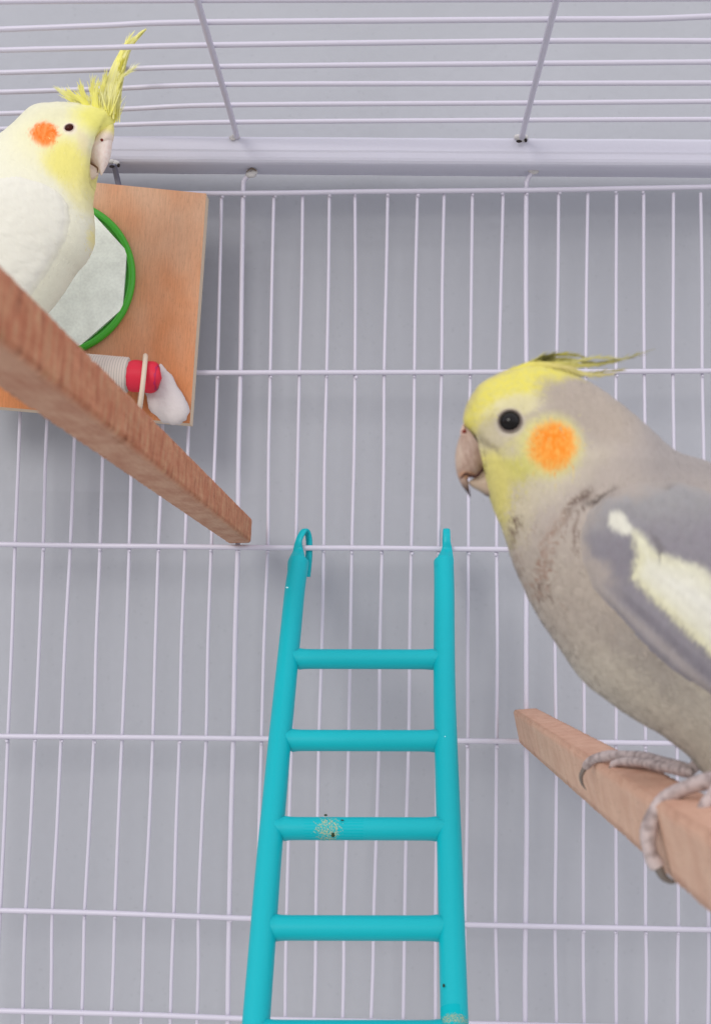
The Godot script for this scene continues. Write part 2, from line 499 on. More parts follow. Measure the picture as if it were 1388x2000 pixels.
# ---------------------------------------------------------------- ladder
func ladder() -> void:
	var t := thing("bird_ladder", "turquoise plastic ladder hooked on the wire between the two birds", "ladder", at(723, 1075, 0.006))
	var dy := [1040.0, 1085.0, 1285.0, 1445.0, 1618.0, 1812.0, 2000.0, 2200.0]
	var dd := [0.443, 0.440, 0.408, 0.384, 0.360, 0.339, 0.322, 0.306]
	var zat := func(y: float) -> float:
		for i in dy.size() - 1:
			if y <= dy[i + 1]:
				return D - lerpf(dd[i], dd[i + 1], (y - dy[i]) / (dy[i + 1] - dy[i]))
		return D - 0.306
	var left := [[584, 1098], [576, 1150], [567, 1240], [557, 1340], [547, 1440], [536, 1560], [525, 1680], [514, 1820], [503, 1960], [490, 2130]]
	var right := [[866, 1098], [867, 1150], [867, 1240], [867.5, 1340], [870, 1440], [874, 1560], [878, 1680], [882, 1820], [886, 1960], [891, 2130]]
	for side in [left, right]:
		var pts := []
		for p in side:
			pts.append(at(p[0], p[1], zat.call(float(p[1]))))
		var mb := MB.new()
		var c := curve(pts, 120)
		var rr := PackedFloat32Array()
		for i in c.size():
			rr.append(0.00362)
		mb.tube(c, rr, 22)
		var rail := part("side_rail", mb, M.plastic, t)
		# hook: the rail narrows to a flat strap that bends over the wire
		mb = MB.new()
		var is_left: bool = side == left
		var x: float = 584.0 if is_left else 866.0
		var turn := -0.6 if is_left else 0.02
		var across := Vector3(cos(turn), 0, -sin(turn))
		var back := Vector3(sin(turn), 0, cos(turn))
		var lean := 0.0006 if is_left else 0.0
		var foot := at(x - (3.0 if is_left else 0.0), 1116, zat.call(1116.0))
		var wire_p := at(x + (8.0 if is_left else 5.0), 1071, 0.00175)
		var path := [foot, foot.lerp(wire_p + back * 0.0035, 0.35) , wire_p + back * 0.0030 + Vector3(0, -0.0015, 0), wire_p + back * 0.0027 + Vector3(0, 0.0025, 0), wire_p + back * 0.0017 + Vector3(lean, 0.0056, 0), wire_p + Vector3(lean, 0.0068, 0), wire_p - back * 0.0017 + Vector3(lean, 0.0056, 0), wire_p - back * 0.0026 + Vector3(lean, 0.002, 0), wire_p - back * 0.0028 + Vector3(0.0004, -0.004, 0), wire_p - back * 0.0026 + Vector3(0.0002, -0.0105, 0)]
		var widths := [0.0033, 0.0033, 0.0021, 0.00135, 0.00135, 0.0013, 0.0013, 0.0013, 0.0014, 0.0012]
		var thick := [0.0032, 0.0029, 0.0012, 0.0007, 0.0007, 0.0007, 0.0007, 0.0007, 0.0008, 0.0007]
		var cc := curve(path, 60)
		var ww := lerps(widths, 60)
		var th := lerps(thick, 60)
		var rows := []
		for i in cc.size():
			var tan_ := (cc[mini(i + 1, 59)] - cc[maxi(i - 1, 0)]).normalized()
			var a := (across - tan_ * across.dot(tan_)).normalized()
			var b := tan_.cross(a)
			var row := PackedInt32Array()
			for k in 21:
				var an := TAU * k / 20.0
				var cx := signf(cos(an)) * pow(absf(cos(an)), 0.6)
				var sy := signf(sin(an)) * pow(absf(sin(an)), 0.6)
				row.append(mb.add(cc[i] + a * cx * ww[i] + b * sy * th[i], (a * cx / ww[i] + b * sy / th[i]).normalized()))
			rows.append(row)
		for i in 59:
			for k in 20:
				mb.quad(rows[i][k], rows[i + 1][k], rows[i + 1][k + 1], rows[i][k + 1])
		var cap := mb.add(cc[59], (cc[59] - cc[58]).normalized())
		for k in 20:
			mb.tri(cap, rows[59][k], rows[59][k + 1])
		part("hook", mb, M.plastic, rail)
		if is_left:
			mb = MB.new()
			mb.tube(curve([at(559, 1147, zat.call(1150.0) + 0.0030), at(566, 1150, zat.call(1150.0) + 0.0035), at(577, 1155, zat.call(1150.0) + 0.00365)], 8), lerps([0.0002, 0.00055, 0.0002], 8), 6)
			part("scratch", mb, M.scuff, rail)
		else:
			mb = MB.new()
			mb.tube(curve([at(869, 1438, zat.call(1445.0) + 0.0036), at(866, 1448, zat.call(1445.0) + 0.0037), at(864, 1462, zat.call(1450.0) + 0.0034)], 8), lerps([0.0002, 0.00035, 0.0002], 8), 6)
			part("scratch", mb, M.scuff, rail)
			mb = MB.new()
			mb.tube(curve([at(873, 1772, zat.call(1772.0) + 0.0036), at(879, 1778, zat.call(1775.0) + 0.0036), at(886, 1774, zat.call(1775.0) + 0.0034)], 8), lerps([0.00015, 0.0002, 0.0001], 8), 6)
			part("scratch", mb, M.scuff, rail)
			mb = MB.new()
			smear(mb, at(885.5, 1972, zat.call(1972.0)), at(887, 2020, zat.call(2020.0)), 0.00370, Vector2(0.6, 1.0), 11)
			part("dropping", mb, M.smear, rail)
			mb = MB.new()
			mb.ball(at(866, 1925, zat.call(1925.0) + 0.0034), Vector3(0.0003, 0.0005, 0.0002), Color.WHITE, 6)
			part("speck", mb, M.dropping_dark, rail)
	var lx := func(y: float) -> float: return 567.0 - (y - 1240.0) * 0.098
	var rx := func(y: float) -> float: return 867.0 + maxf(0.0, (y - 1300.0)) * 0.03
	for y in [1287.0, 1446.0, 1618.0, 1812.0, 2019.0]:
		var a := at(lx.call(y), y, zat.call(y))
		var b := at(rx.call(y), y + 1.0, zat.call(y))
		var mb := MB.new()
		var pts := PackedVector3Array()
		var rr := PackedFloat32Array()
		for i in 41:
			var f := i / 40.0
			pts.append(a.lerp(b, f))
			var len_ := a.distance_to(b)
			var from_rail := minf(f, 1.0 - f) * len_ - 0.0030
			rr.append(0.00335 + 0.0006 * exp(-maxf(from_rail, 0.0) / 0.0012) - (0.0010 if from_rail < 0 else 0.0))
		mb.tube(pts, rr, 22)
		var rung := part("rung", mb, M.plastic, t)
		if y == 1618.0:
			mb = MB.new()
			var za: float = zat.call(y)
			smear(mb, a.lerp(b, 0.18), a.lerp(b, 0.52), 0.00342, Vector2(0.42, 1.0), 3)
			rung.set_meta("label", "rung smeared with dried droppings")
			part("dropping", mb, M.smear, rung)
			mb = MB.new()
			mb.ball(at(650, 1630, za + 0.0031), Vector3(0.0006, 0.0008, 0.0003), Color.WHITE, 8)
			mb.ball(at(636, 1592, za + 0.0016), Vector3(0.0005, 0.0003, 0.0003), Color.WHITE, 8)
			mb.ball(at(668, 1602, za + 0.0027), Vector3(0.0005, 0.0002, 0.0002), Color.WHITE, 8)
			part("speck", mb, M.dropping_dark, rung)

# a dried smear: a skin on a round bar, beige where it is thick, the bar's own turquoise where it runs out
func smear(mb: MB, a: Vector3, b: Vector3, r: float, centre: Vector2, seed_: int) -> void:
	var t := (b - a).normalized()
	var u := Vector3(0, 0, 1)
	u = (u - t * u.dot(t)).normalized()
	var w := t.cross(u)
	var nz := FastNoiseLite.new()
	nz.seed = seed_
	nz.frequency = 1.0
	var rows := []
	for i in 81:
		var row := PackedInt32Array()
		for k in 41:
			var f := i / 80.0
			var an := lerpf(-1.35, 1.35, k / 40.0)
			var d := u * cos(an) + w * sin(an)
			var near_ := 1.0 - smoothstep(0.1, 0.42 * centre.y, Vector2(f - centre.x, an * 0.16).length())
			var h := clampf((nz.get_noise_2d(f * 26.0, an * 5.0) + 0.6 * nz.get_noise_2d(f * 70.0 + 9.0, an * 13.0)) * 0.9 + near_ * 1.05 - 0.98, 0.0, 1.0)
			var c := S(4, 172, 183).lerp(S(168, 186, 150), smoothstep(0.0, 0.25, h))
			c = c.lerp(S(196, 178, 130), smoothstep(0.2, 0.6, h))
			row.append(mb.add(a.lerp(b, f) + d * (r - 0.0001 + 0.00022 * smoothstep(0.0, 0.3, h)), d, Vector2.ZERO, c))
		rows.append(row)
	for i in 80:
		for k in 40:
			mb.quad(rows[i][k], rows[i + 1][k], rows[i + 1][k + 1], rows[i][k + 1])

# ---------------------------------------------------------------- toy with mirror
func mirror_toy() -> void:
	var zf := 0.0110
	var t := thing("mirror_toy", "square wooden board toy with round green mirror hung behind the yellow bird", "bird toy", at(150, 800, zf))
	var crn := [at(-70, 331, zf), at(403, 378, zf), at(371, 827, zf), at(-90, 787, zf)]
	var back := []
	for c in crn:
		back.append(c + Vector3(0, 0, -0.0066))
	var mb := MB.new()
	var n := 40
	var grid := []
	for i in n + 1:
		var row := []
		for j in n + 1:
			var p: Vector3 = crn[0].lerp(crn[1], j / float(n)).lerp(crn[3].lerp(crn[2], j / float(n)), i / float(n))
			row.append(mb.add(p, Vector3(0, 0, 1), Vector2(j / float(n), i / float(n))))
		grid.append(row)
	for i in n:
		for j in n:
			mb.quad(grid[i][j], grid[i][j + 1], grid[i + 1][j + 1], grid[i + 1][j])
	var board := part("board", mb, M.board, t)
	mb = MB.new()
	var inner := []
	for c in crn:
		inner.append(c + Vector3(0, 0, -0.0001))
	mb.prism(inner, back)
	part("board_edge", mb, M.board_edge, board)
	# green ring with its backing disc
	var c := at(111, 545, zf)
	var px := mpp(zf)
	var R := 155.0 * px
	mb = MB.new()
	var ring := PackedVector3Array()
	var rr := PackedFloat32Array()
	for i in 97:
		var a := TAU * i / 96.0
		ring.append(c + Vector3(cos(a) * R, sin(a) * R, 0.0020))
		rr.append(7.5 * px)
	mb.tube(ring, rr, 12)
	var frame := part("mirror_frame", mb, M.green, t)
	mb = MB.new()
	var disc := []
	for i in 64:
		var a := TAU * i / 64.0
		disc.append(c + Vector3(cos(a), sin(a), 0) * R + Vector3(0, 0, 0.0012))
	var disc_back := []
	for p in disc:
		disc_back.append(p + Vector3(0, 0, -0.0011))
	mb.prism(disc, disc_back)
	part("backing_disc", mb, M.green, frame)
	mb = MB.new()
	var oct := []
	var oct_back := []
	for i in 8:
		var a := deg_to_rad(20.5 + 45.0 * i)
		oct.append(c + Vector3(cos(a), sin(a), 0) * 154.0 * px + Vector3(0, 0, 0.0032))
		oct_back.append(oct[i] + Vector3(0, 0, -0.0016))
	mb.prism(oct, oct_back)
	part("mirror_plate", mb, M.mirror, t)
	# string-wound roll
	var z := zf + 0.0105
	var a0 := at(120, 722, z)
	var a1 := at(251, 733, z)
	mb = MB.new()
	var pts := PackedVector3Array()
	var rad := PackedFloat32Array()
	var m := mpp(z)
	for i in 281:
		var f := i / 280.0
		pts.append(a0.lerp(a1, f))
		rad.append(m * (33.5 + 3.0 * absf(sin(f * PI * 26.0)) + 0.4 * fine.get_noise_1d(f * 900.0)) * (1.0 if f < 0.985 else 0.97))
	mb.tube(pts, rad, 32)
	for i in 281:
		var groove := 0.72 + 0.28 * smoothstep(0.1, 0.6, absf(sin(i / 280.0 * PI * 26.0)))
		for k in 33:
			mb.K[i * 33 + k] = Color(groove, groove * 0.98, groove * 0.96)
	part("string_roll", mb, M.string, t)
	# pink bead
	var axis := (a1 - a0).normalized()
	mb = MB.new()
	var b1 := a1 + axis * 58.0 * m
	pts = PackedVector3Array(); rad = PackedFloat32Array()
	for i in 15:
		var f := i / 14.0
		pts.append(a1.lerp(b1, f))
		rad.append(m * (32.5 - 5.0 * pow(absf(f - 0.5) * 2.0, 6.0)) * (1.0 + 0.02 * sin(f * 9.0)))
	mb.tube(pts, rad, 10)
	var bead := part("bead", mb, M.bead, t)
	mb = MB.new()
	mb.tube(PackedVector3Array([b1 - axis * 0.0002, b1 + axis * 1.5 * m, b1 + axis * 3.0 * m]), PackedFloat32Array([28.0 * m, 25.0 * m, 6.0 * m]), 20)
	part("bead_end", mb, M.bead_end, bead)
	# loop of wire round the bead
	mb = MB.new()
	var lc := at(278, 751, z)
	var un := (axis * 0.95 - Vector3(0.0, 0.0, 0.24)).normalized()
	var up_ := (Vector3(0.14, 1, 0) - un * un.dot(Vector3(0.14, 1, 0))).normalized()
	var sd := un.cross(up_)
	pts = PackedVector3Array(); rad = PackedFloat32Array()
	for i in 49:
		var a := TAU * i / 48.0
		pts.append(lc + up_ * sin(a) * 58.0 * m + sd * cos(a) * 44.0 * m)
		rad.append(5.0 * m)
	mb.tube(pts, rad, 10)
	part("wire_loop", mb, M.ring, t)
	# white leather roll, squashed at its end
	mb = MB.new()
	loft_simple(mb, [[Vector2(283, 765), Vector2(314, 710), 10.0], [Vector2(287, 787), Vector2(331, 726), 20.0], [Vector2(301, 811), Vector2(351, 759), 22.0], [Vector2(321, 826), Vector2(366, 787), 20.0], [Vector2(344, 829), Vector2(370, 803), 14.0], [Vector2(361, 822), Vector2(368, 816), 4.0]],
		30, 24, zf + 0.0030, 0.0, func(_p): return Color.WHITE)
	for i in mb.V.size():
		var v := mb.V[i]
		mb.V[i] = v + mb.N[i] * (0.0009 * soft_noise.get_noise_3d(v.x * 9000.0, v.y * 9000.0, v.z * 9000.0) + 0.00010 * fine.get_noise_3d(v.x * 12000.0, v.y * 12000.0, v.z * 9000.0) + 0.00022 * sin(v.y * 1300.0 + v.x * 2100.0))
	part("leather_roll", mb, M.leather, t)
	# dark hook that hangs the board on the rail
	mb = wire([at(234, 372, 0.003), at(230, 352, 0.004), at(226, 335, 0.0065), at(223, 322, 0.009)], 0.0011, 16)
	part("hanging_hook", mb, mat(S(112, 112, 128), 0.5, 0.5), t)

func loft_simple(mb: MB, secs: Array, rings: int, around: int, z: float, zk: float, colour: Callable, expo := 1.0) -> void:
	var rows := []
	var pos := []
	for i in rings:
		var s := float(i) / (rings - 1) * (secs.size() - 1)
		var k := mini(int(s), secs.size() - 2)
		var tt := s - k
		var A = secs[maxi(k - 1, 0)]
		var B = secs[k]
		var C = secs[k + 1]
		var E = secs[mini(k + 2, secs.size() - 1)]
		var v := Vector2(cat(A[0].x, B[0].x, C[0].x, E[0].x, tt), cat(A[0].y, B[0].y, C[0].y, E[0].y, tt))
		var d := Vector2(cat(A[1].x, B[1].x, C[1].x, E[1].x, tt), cat(A[1].y, B[1].y, C[1].y, E[1].y, tt))
		var w := maxf(0.3, cat(A[2], B[2], C[2], E[2], tt))
		var row := []
		for j in around + 1:
			var th := TAU * j / around
			var cx := cos(th)
			var sx := signf(sin(th)) * pow(absf(sin(th)), expo)
			var p := (v + d) * 0.5 + (d - v) * 0.5 * cx
			var zz := z + zk * (p.x - 1000.0)
			row.append([at(p.x, p.y, zz) + Vector3(0, 0, 1) * w * sx * mpp(zz), p])
		pos.append(row)
	for i in rings:
		var row := PackedInt32Array()
		for j in around + 1:
			var e: Vector3 = pos[mini(i + 1, rings - 1)][j][0] - pos[maxi(i - 1, 0)][j][0]
			var f: Vector3 = pos[i][(j + 1) % around][0] - pos[i][(j + around - 1) % around][0]
			var cen: Vector3 = (pos[i][0][0] + pos[i][around / 2][0]) * 0.5
			var nn := e.cross(f).normalized()
			if nn.dot(pos[i][j][0] - cen) < 0:
				nn = -nn
			row.append(mb.add(pos[i][j][0], nn, Vector2(i / float(rings), j / float(around)), colour.call(pos[i][j][1])))
		rows.append(row)
	for i in rings - 1:
		for j in around:
			mb.quad(rows[i][j], rows[i + 1][j], rows[i + 1][j + 1], rows[i][j + 1])
	for e in [0, rings - 1]:
		var cpos := Vector3.ZERO
		for j in around:
			cpos += pos[e][j][0] / around
		var other: Vector3 = pos[1 if e == 0 else rings - 2][0][0]
		var nn: Vector3 = (pos[e][0][0] - other).normalized()
		var c := mb.add(cpos, nn, Vector2.ZERO, colour.call(pos[e][0][1]))
		for j in around:
			mb.tri(c, rows[e][j], rows[e][j + 1])

# ---------------------------------------------------------------- plumage masks
func blob(p: Vector2, c: Vector2, r: Vector2, rot: float, edge: float) -> float:
	var q := (p - c).rotated(-rot) / r
	return 1.0 - smoothstep(1.0 - edge, 1.0 + edge, q.length())

func inside(p: Vector2, poly: PackedVector2Array) -> float:      # signed distance, positive inside
	var d := 1e9
	var n := poly.size()
	var s := -1.0
	for i in n:
		var a := poly[i]
		var b := poly[(i + n - 1) % n]
		var e := b - a
		var w := p - a
		var q := w - e * clampf(w.dot(e) / e.dot(e), 0.0, 1.0)
		d = minf(d, q.length_squared())
		if (a.y > p.y) != (b.y > p.y) and p.x < (b.x - a.x) * (p.y - a.y) / (b.y - a.y) + a.x:
			s = -s
	return s * sqrt(d)

var wing_r := PackedVector2Array([Vector2(1128, 1046), Vector2(1146, 996), Vector2(1176, 966), Vector2(1235, 940), Vector2(1330, 935), Vector2(1440, 975), Vector2(1560, 1100), Vector2(1690, 1330), Vector2(1760, 1560), Vector2(1640, 1500), Vector2(1480, 1410), Vector2(1388, 1352), Vector2(1310, 1305), Vector2(1255, 1255), Vector2(1205, 1196), Vector2(1160, 1150), Vector2(1136, 1098)])
var white_r := PackedVector2Array([Vector2(1226, 1040), Vector2(1244, 1052), Vector2(1268, 1082), Vector2(1300, 1094), Vector2(1345, 1108), Vector2(1400, 1150), Vector2(1520, 1290), Vector2(1600, 1420), Vector2(1480, 1362), Vector2(1388, 1288), Vector2(1335, 1238), Vector2(1280, 1184), Vector2(1224, 1130), Vector2(1236, 1092)])
var wing_l := PackedVector2Array([Vector2(-20, 352), Vector2(40, 344), Vector2(90, 356), Vector2(112, 366), Vector2(130, 390), Vector2(135, 424), Vector2(126, 463), Vector2(104, 496), Vector2(84, 531), Vector2(56, 569), Vector2(12, 629), Vector2(-30, 740), Vector2(-120, 780), Vector2(-130, 600), Vector2(-100, 420)])

func colour_right(p: Vector2, wing: bool) -> Color:
	p = flank(p, -lerpf(76.0, 150.0, smoothstep(900.0, 1080.0, p.y + (p.x - 1050.0) * 0.3)))
	var n1 := soft_noise.get_noise_2d(p.x * 1.0, p.y * 1.0)
	var n2 := fine.get_noise_2d(p.x * 1.4, p.y * 1.4)
	var q := p + Vector2(n1 * 14.0 + n2 * 6.0, soft_noise.get_noise_2d(p.x + 500.0, p.y) * 14.0)
	var qs := p + Vector2(n1 * 16.0 + n2 * 1.5, soft_noise.get_noise_2d(p.x + 500.0, p.y) * 16.0)
	if wing:
		var c := S(142, 138, 144)
		c = c.lerp(S(154, 152, 153), smoothstep(1080.0, 980.0, q.y + (q.x - 1250.0) * 0.15))
		c = c.lerp(S(126, 122, 130), blob(q, Vector2(1195, 1090), Vector2(48, 70), 0.4, 0.8) * 0.45)
		# pale lower edge of the wing
		var along := (p - Vector2(1160, 1150)).dot(Vector2(0.74, 0.67))
		var off := (p - Vector2(1160, 1150)).dot(Vector2(0.67, -0.74))
		c = c.lerp(S(172, 164, 160), smoothstep(14.0, 2.0, absf(off - 4.0)) * 0.6)
		c = c.lerp(S(116, 112, 120), smoothstep(12.0, 3.0, absf(off - 24.0 - n2 * 3.0)) * 0.55 * smoothstep(0.0, 60.0, along))
		var wing_d := inside(p, wing_r)
		var wd := inside(p + Vector2(n2 * 3.0, n1 * 4.0), white_r)
		var wc := S(220, 218, 196).lerp(S(226, 225, 214), smoothstep(0.0, 60.0, wd))
		wc = wc.lerp(S(218, 214, 172), smoothstep(22.0, 0.0, wd) * 0.6 * smoothstep(-30.0, 30.0, (p.y - 1050.0) - (p.x - 1225.0) * 0.75)) * (1.0 + 0.03 * sin(off * 0.33 + n1 * 3.0))
		c = c.lerp(wc, smoothstep(-10.0, 9.0, wd + n2 * 4.0))
		c = c.lerp(S(220, 218, 204), maxf(blob(p + Vector2(n2 * 4.0, n1 * 6.0), Vector2(1202, 1024), Vector2(19, 15), 0.9, 0.3), blob(p + Vector2(n2 * 4.0, 0), Vector2(1213, 1038), Vector2(15, 12), 0.5, 0.35)))
		c = c.lerp(S(118, 114, 116), blob(qs, Vector2(1272, 1075), Vector2(5, 26), -0.15, 0.5) * 0.8)
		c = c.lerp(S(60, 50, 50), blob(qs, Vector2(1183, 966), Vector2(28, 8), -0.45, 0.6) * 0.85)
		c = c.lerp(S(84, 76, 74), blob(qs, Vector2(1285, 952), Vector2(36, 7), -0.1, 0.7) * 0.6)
		var sc := scales(Vector2((p - Vector2(1160, 1150)).dot(Vector2(0.74, 0.67)), (p - Vector2(1160, 1150)).dot(Vector2(0.67, -0.74))), 58.0, 34.0)
		c = c * (0.95 + 0.07 * sc + 0.05 * n2)
		# at the shoulder the wing runs into the mantle
		var sh := smoothstep(46.0, 0.0, inside(p, wing_r) + n1 * 22.0) * smoothstep(1010.0, 950.0, p.y) * smoothstep(1170.0, 1230.0, p.x)
		c = c.lerp(S(168, 160, 154), sh * 0.9)
		# small coverts in front run into the breast
		var fr := smoothstep(46.0, 2.0, wing_d + n1 * 26.0 + n2 * 8.0) * smoothstep(1300.0, 1210.0, p.x) * smoothstep(1190.0, 1120.0, p.y)
		return c.lerp(S(172, 162, 154), fr * 0.9) * 0.9
	var c := S(182, 171, 162)
	c = c.lerp(S(176, 165, 154), smoothstep(980.0, 1120.0, q.y))
	c = c.lerp(S(186, 178, 164), smoothstep(1180.0, 1340.0, q.y))
	c = c.lerp(S(164, 156, 152), smoothstep(1180.0, 1300.0, q.x) * smoothstep(1100.0, 900.0, q.y))
	# pale streak from cheek down the neck
	c = c.lerp(S(206, 196, 174), blob(q, Vector2(1070, 940), Vector2(100, 34), -0.55, 0.7) * 0.75)
	c = c.lerp(S(204, 194, 164), blob(q, Vector2(1010, 990), Vector2(30, 60), 0.2, 0.7) * 0.55)
	# yellow face
	var crown := blob(q, Vector2(985, 770), Vector2(92, 50), -0.62, 0.35)
	crown = maxf(crown, blob(q, Vector2(1070, 722), Vector2(80, 20), -0.02, 0.5))
	crown = maxf(crown, blob(q, Vector2(932, 815), Vector2(34, 50), 0.15, 0.4))
	c = c.lerp(S(230, 219, 104).lerp(S(214, 206, 120), clampf(0.4 + n2, 0, 1)), crown)
	var face := blob(q, Vector2(1000, 880), Vector2(82, 62), 0.15, 0.5)
	c = c.lerp(S(212, 204, 142), face * 0.65)
	c = c.lerp(S(212, 206, 96), blob(q, Vector2(1010, 905), Vector2(44, 30), 0.2, 0.6) * 0.65)
	c = c.lerp(S(222, 212, 124), blob(q, Vector2(963, 950), Vector2(30, 84), -0.2, 0.5) * 0.9)
	c = c.lerp(S(224, 216, 178), blob(q, Vector2(1012, 792), Vector2(62, 18), -0.2, 0.6) * 0.85)
	c = c.lerp(S(192, 182, 160), blob(q, Vector2(960, 848), Vector2(30, 36), 0.5, 0.5) * 0.8)
	c = c.lerp(S(150, 140, 112), blob(qs, Vector2(958, 868), Vector2(8, 26), -0.7, 0.7) * 0.75)
	c = c.lerp(S(196, 186, 168), blob(q, Vector2(1000, 884), Vector2(20, 13), -0.3, 0.6) * 0.6)
	# grey over the back of the head
	c = c.lerp(S(176, 164, 152), blob(q, Vector2(1150, 800), Vector2(96, 56), 0.45, 0.35) * 0.95)
	c = c.lerp(S(220, 214, 140), blob(p, Vector2(1072, 874), Vector2(58, 60), 0.0, 0.3) * 0.9)
	var ck := blob(p + Vector2(fine.get_noise_2d(p.x * 0.9 + p.y * 0.5, p.y * 2.2) * 9.0, n1 * 9.0 + fine.get_noise_2d(p.x * 2.0, p.y * 0.8 + 77.0) * 5.0), Vector2(1074, 873), Vector2(45, 48), 0.1, 0.24)
	c = c.lerp(S(246, 186, 96).lerp(S(248, 158, 66), clampf(0.6 + fine.get_noise_2d(p.x * 3.0, p.y * 1.4) * 1.6, 0, 1)).lerp(S(250, 138, 40), clampf(0.5 + n2 * 1.2, 0, 1) * blob(p, Vector2(1080, 866), Vector2(34, 36), 0, 0.6)), ck)
	c = c.lerp(S(206, 196, 184), blob(p, Vector2(993, 826), Vector2(30, 29), 0, 0.2) * 0.8)
	if p.y > 900.0:
		c = c * (0.95 + 0.09 * scales(Vector2(p.y * 0.85 + p.x * 0.5, p.x * 0.85 - p.y * 0.5), 30.0, 19.0) * smoothstep(900.0, 1000.0, p.y))
	# brown flecks on the breast
	var fl := fine.get_noise_2d(p.x * 1.7 + 300.0, p.y * 0.9)
	c = c.lerp(S(128, 92, 70), 0.6 * smoothstep(0.4, 0.8, fl) * blob(p, Vector2(1030, 1130), Vector2(60, 190), -0.25, 0.5) * 0.8)
	c = c.lerp(S(92, 62, 48), blob(qs, Vector2(1059, 1146), Vector2(8, 13), 0.3, 0.7) * 0.7)
	c = c.lerp(S(140, 108, 90), blob(qs, Vector2(1052, 1110), Vector2(5, 46), 0.2, 0.8) * 0.6)
	c = c.lerp(S(132, 106, 90), blob(qs, Vector2(1017, 1100), Vector2(5, 22), 0.1, 0.8) * 0.6)
	c = c.lerp(S(140, 116, 98), blob(qs, Vector2(1096, 1020), Vector2(5, 52), 0.55, 0.8) * 0.55)
	c = c.lerp(S(196, 186, 172), blob(qs, Vector2(1078, 1120), Vector2(7, 40), 0.25, 0.9) * 0.4)
	c = c.lerp(S(146, 102, 84), blob(qs, Vector2(1068, 1078), Vector2(8, 60), 0.3, 0.8) * 0.32)
	c = c.lerp(S(104, 82, 66), blob(qs, Vector2(1008, 1020), Vector2(5, 16), 0.5, 0.6) * 0.8)
	c = c.lerp(S(96, 76, 66), blob(qs, Vector2(1131, 978), Vector2(8, 28), 0.6, 0.6) * 0.8)
	c = c.lerp(S(112, 92, 82), blob(qs, Vector2(1123, 1040), Vector2(5, 34), 0.25, 0.7) * 0.7)
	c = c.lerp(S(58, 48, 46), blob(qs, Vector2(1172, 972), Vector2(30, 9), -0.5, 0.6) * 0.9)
	c = c.lerp(S(132, 126, 124), blob(q, Vector2(1260, 1290), Vector2(120, 30), 0.72, 0.8) * 0.5)
	return c * (0.88 + 0.055 * n2 + 0.03 * n1)

func colour_left(p: Vector2, wing: bool) -> Color:
	p = flank(p, -lerpf(52.0, 84.0, smoothstep(350.0, 450.0, p.y)))
	var n1 := soft_noise.get_noise_2d(p.x * 1.3 + 900.0, p.y * 1.3)
	var n2 := fine.get_noise_2d(p.x * 2.0 + 70.0, p.y * 2.0)
	var q := p + Vector2(n1 * 8.0 + n2 * 4.0, soft_noise.get_noise_2d(p.x + 500.0, p.y) * 8.0)
	if wing:
		var w := S(228, 226, 213)
		w = w.lerp(S(240, 236, 190), smoothstep(14.0, 2.0, inside(p, wing_l)) * 0.2)
		return w * (0.98 + 0.025 * n2)
	var c := S(232, 230, 208)
	c = c.lerp(S(238, 234, 180), blob(q, Vector2(120, 270), Vector2(95, 75), 0.1, 0.6) * 0.55)
	c = c.lerp(S(238, 232, 112), blob(q, Vector2(190, 220), Vector2(46, 40), 0.3, 0.6) * 0.85)
	c = c.lerp(S(236, 226, 120), blob(q, Vector2(133, 318), Vector2(40, 46), -0.5, 0.5) * 0.85)
	c = c.lerp(S(238, 228, 150), blob(q, Vector2(160, 365), Vector2(30, 34), 0.3, 0.6) * 0.6)
	c = c.lerp(S(236, 222, 120), blob(q, Vector2(168, 448), Vector2(10, 36), 0.1, 0.6) * 0.7)
	c = c.lerp(S(238, 228, 130), blob(q, Vector2(176, 330), Vector2(16, 34), 0.0, 0.7) * 0.6)
	c = c.lerp(S(226, 208, 170), blob(q, Vector2(163, 278), Vector2(10, 20), -0.3, 0.6) * 0.5)
	var ck := blob(p + Vector2(fine.get_noise_2d(p.x * 1.4 + p.y, p.y * 3.0) * 7.0, n1 * 6.0 + n2 * 3.0), Vector2(90, 264), Vector2(26, 27), 0.5, 0.26)
	c = c.lerp(S(252, 152, 84).lerp(S(250, 122, 46), clampf(0.5 + n2 * 1.6, 0, 1)), ck)
	c = c.lerp(S(236, 226, 206), blob(p, Vector2(138, 252), Vector2(14.5, 14), 0, 0.25) * 0.8)
	return c * (0.98 + 0.03 * n2)

# ---------------------------------------------------------------- bird body: one lofted surface
class Bird:
	var p := PackedVector2Array()      # profile place of every vertex, photo pixels
	var l := PackedFloat32Array()      # sideways place, pixels
	var w := PackedVector3Array()      # world place
	var n := PackedVector3Array()      # normal
	var rings := 0
	var m := 0
	var nrm := Vector3.ZERO
	var z0 := 0.0
	var zk := 0.0
	var x0 := 0.0

# where a marking on the flank, l pixels out from the profile plane, has its place in the profile
func flank(p: Vector2, l: float) -> Vector2:
	return Vector2(760, 1240) + (p - Vector2(760, 1240)) * (1.0 - l / F)

func flank_all(poly: PackedVector2Array, l: float) -> PackedVector2Array:
	var out := PackedVector2Array()
	for p in poly:
		out.append(flank(p, l))
	return out

func bird_world(b: Bird, p: Vector2, l: float) -> Vector3:
	var z := b.z0 + b.zk * (p.x - b.x0)
	return at(p.x, p.y, z) + b.nrm * l * mpp(z)

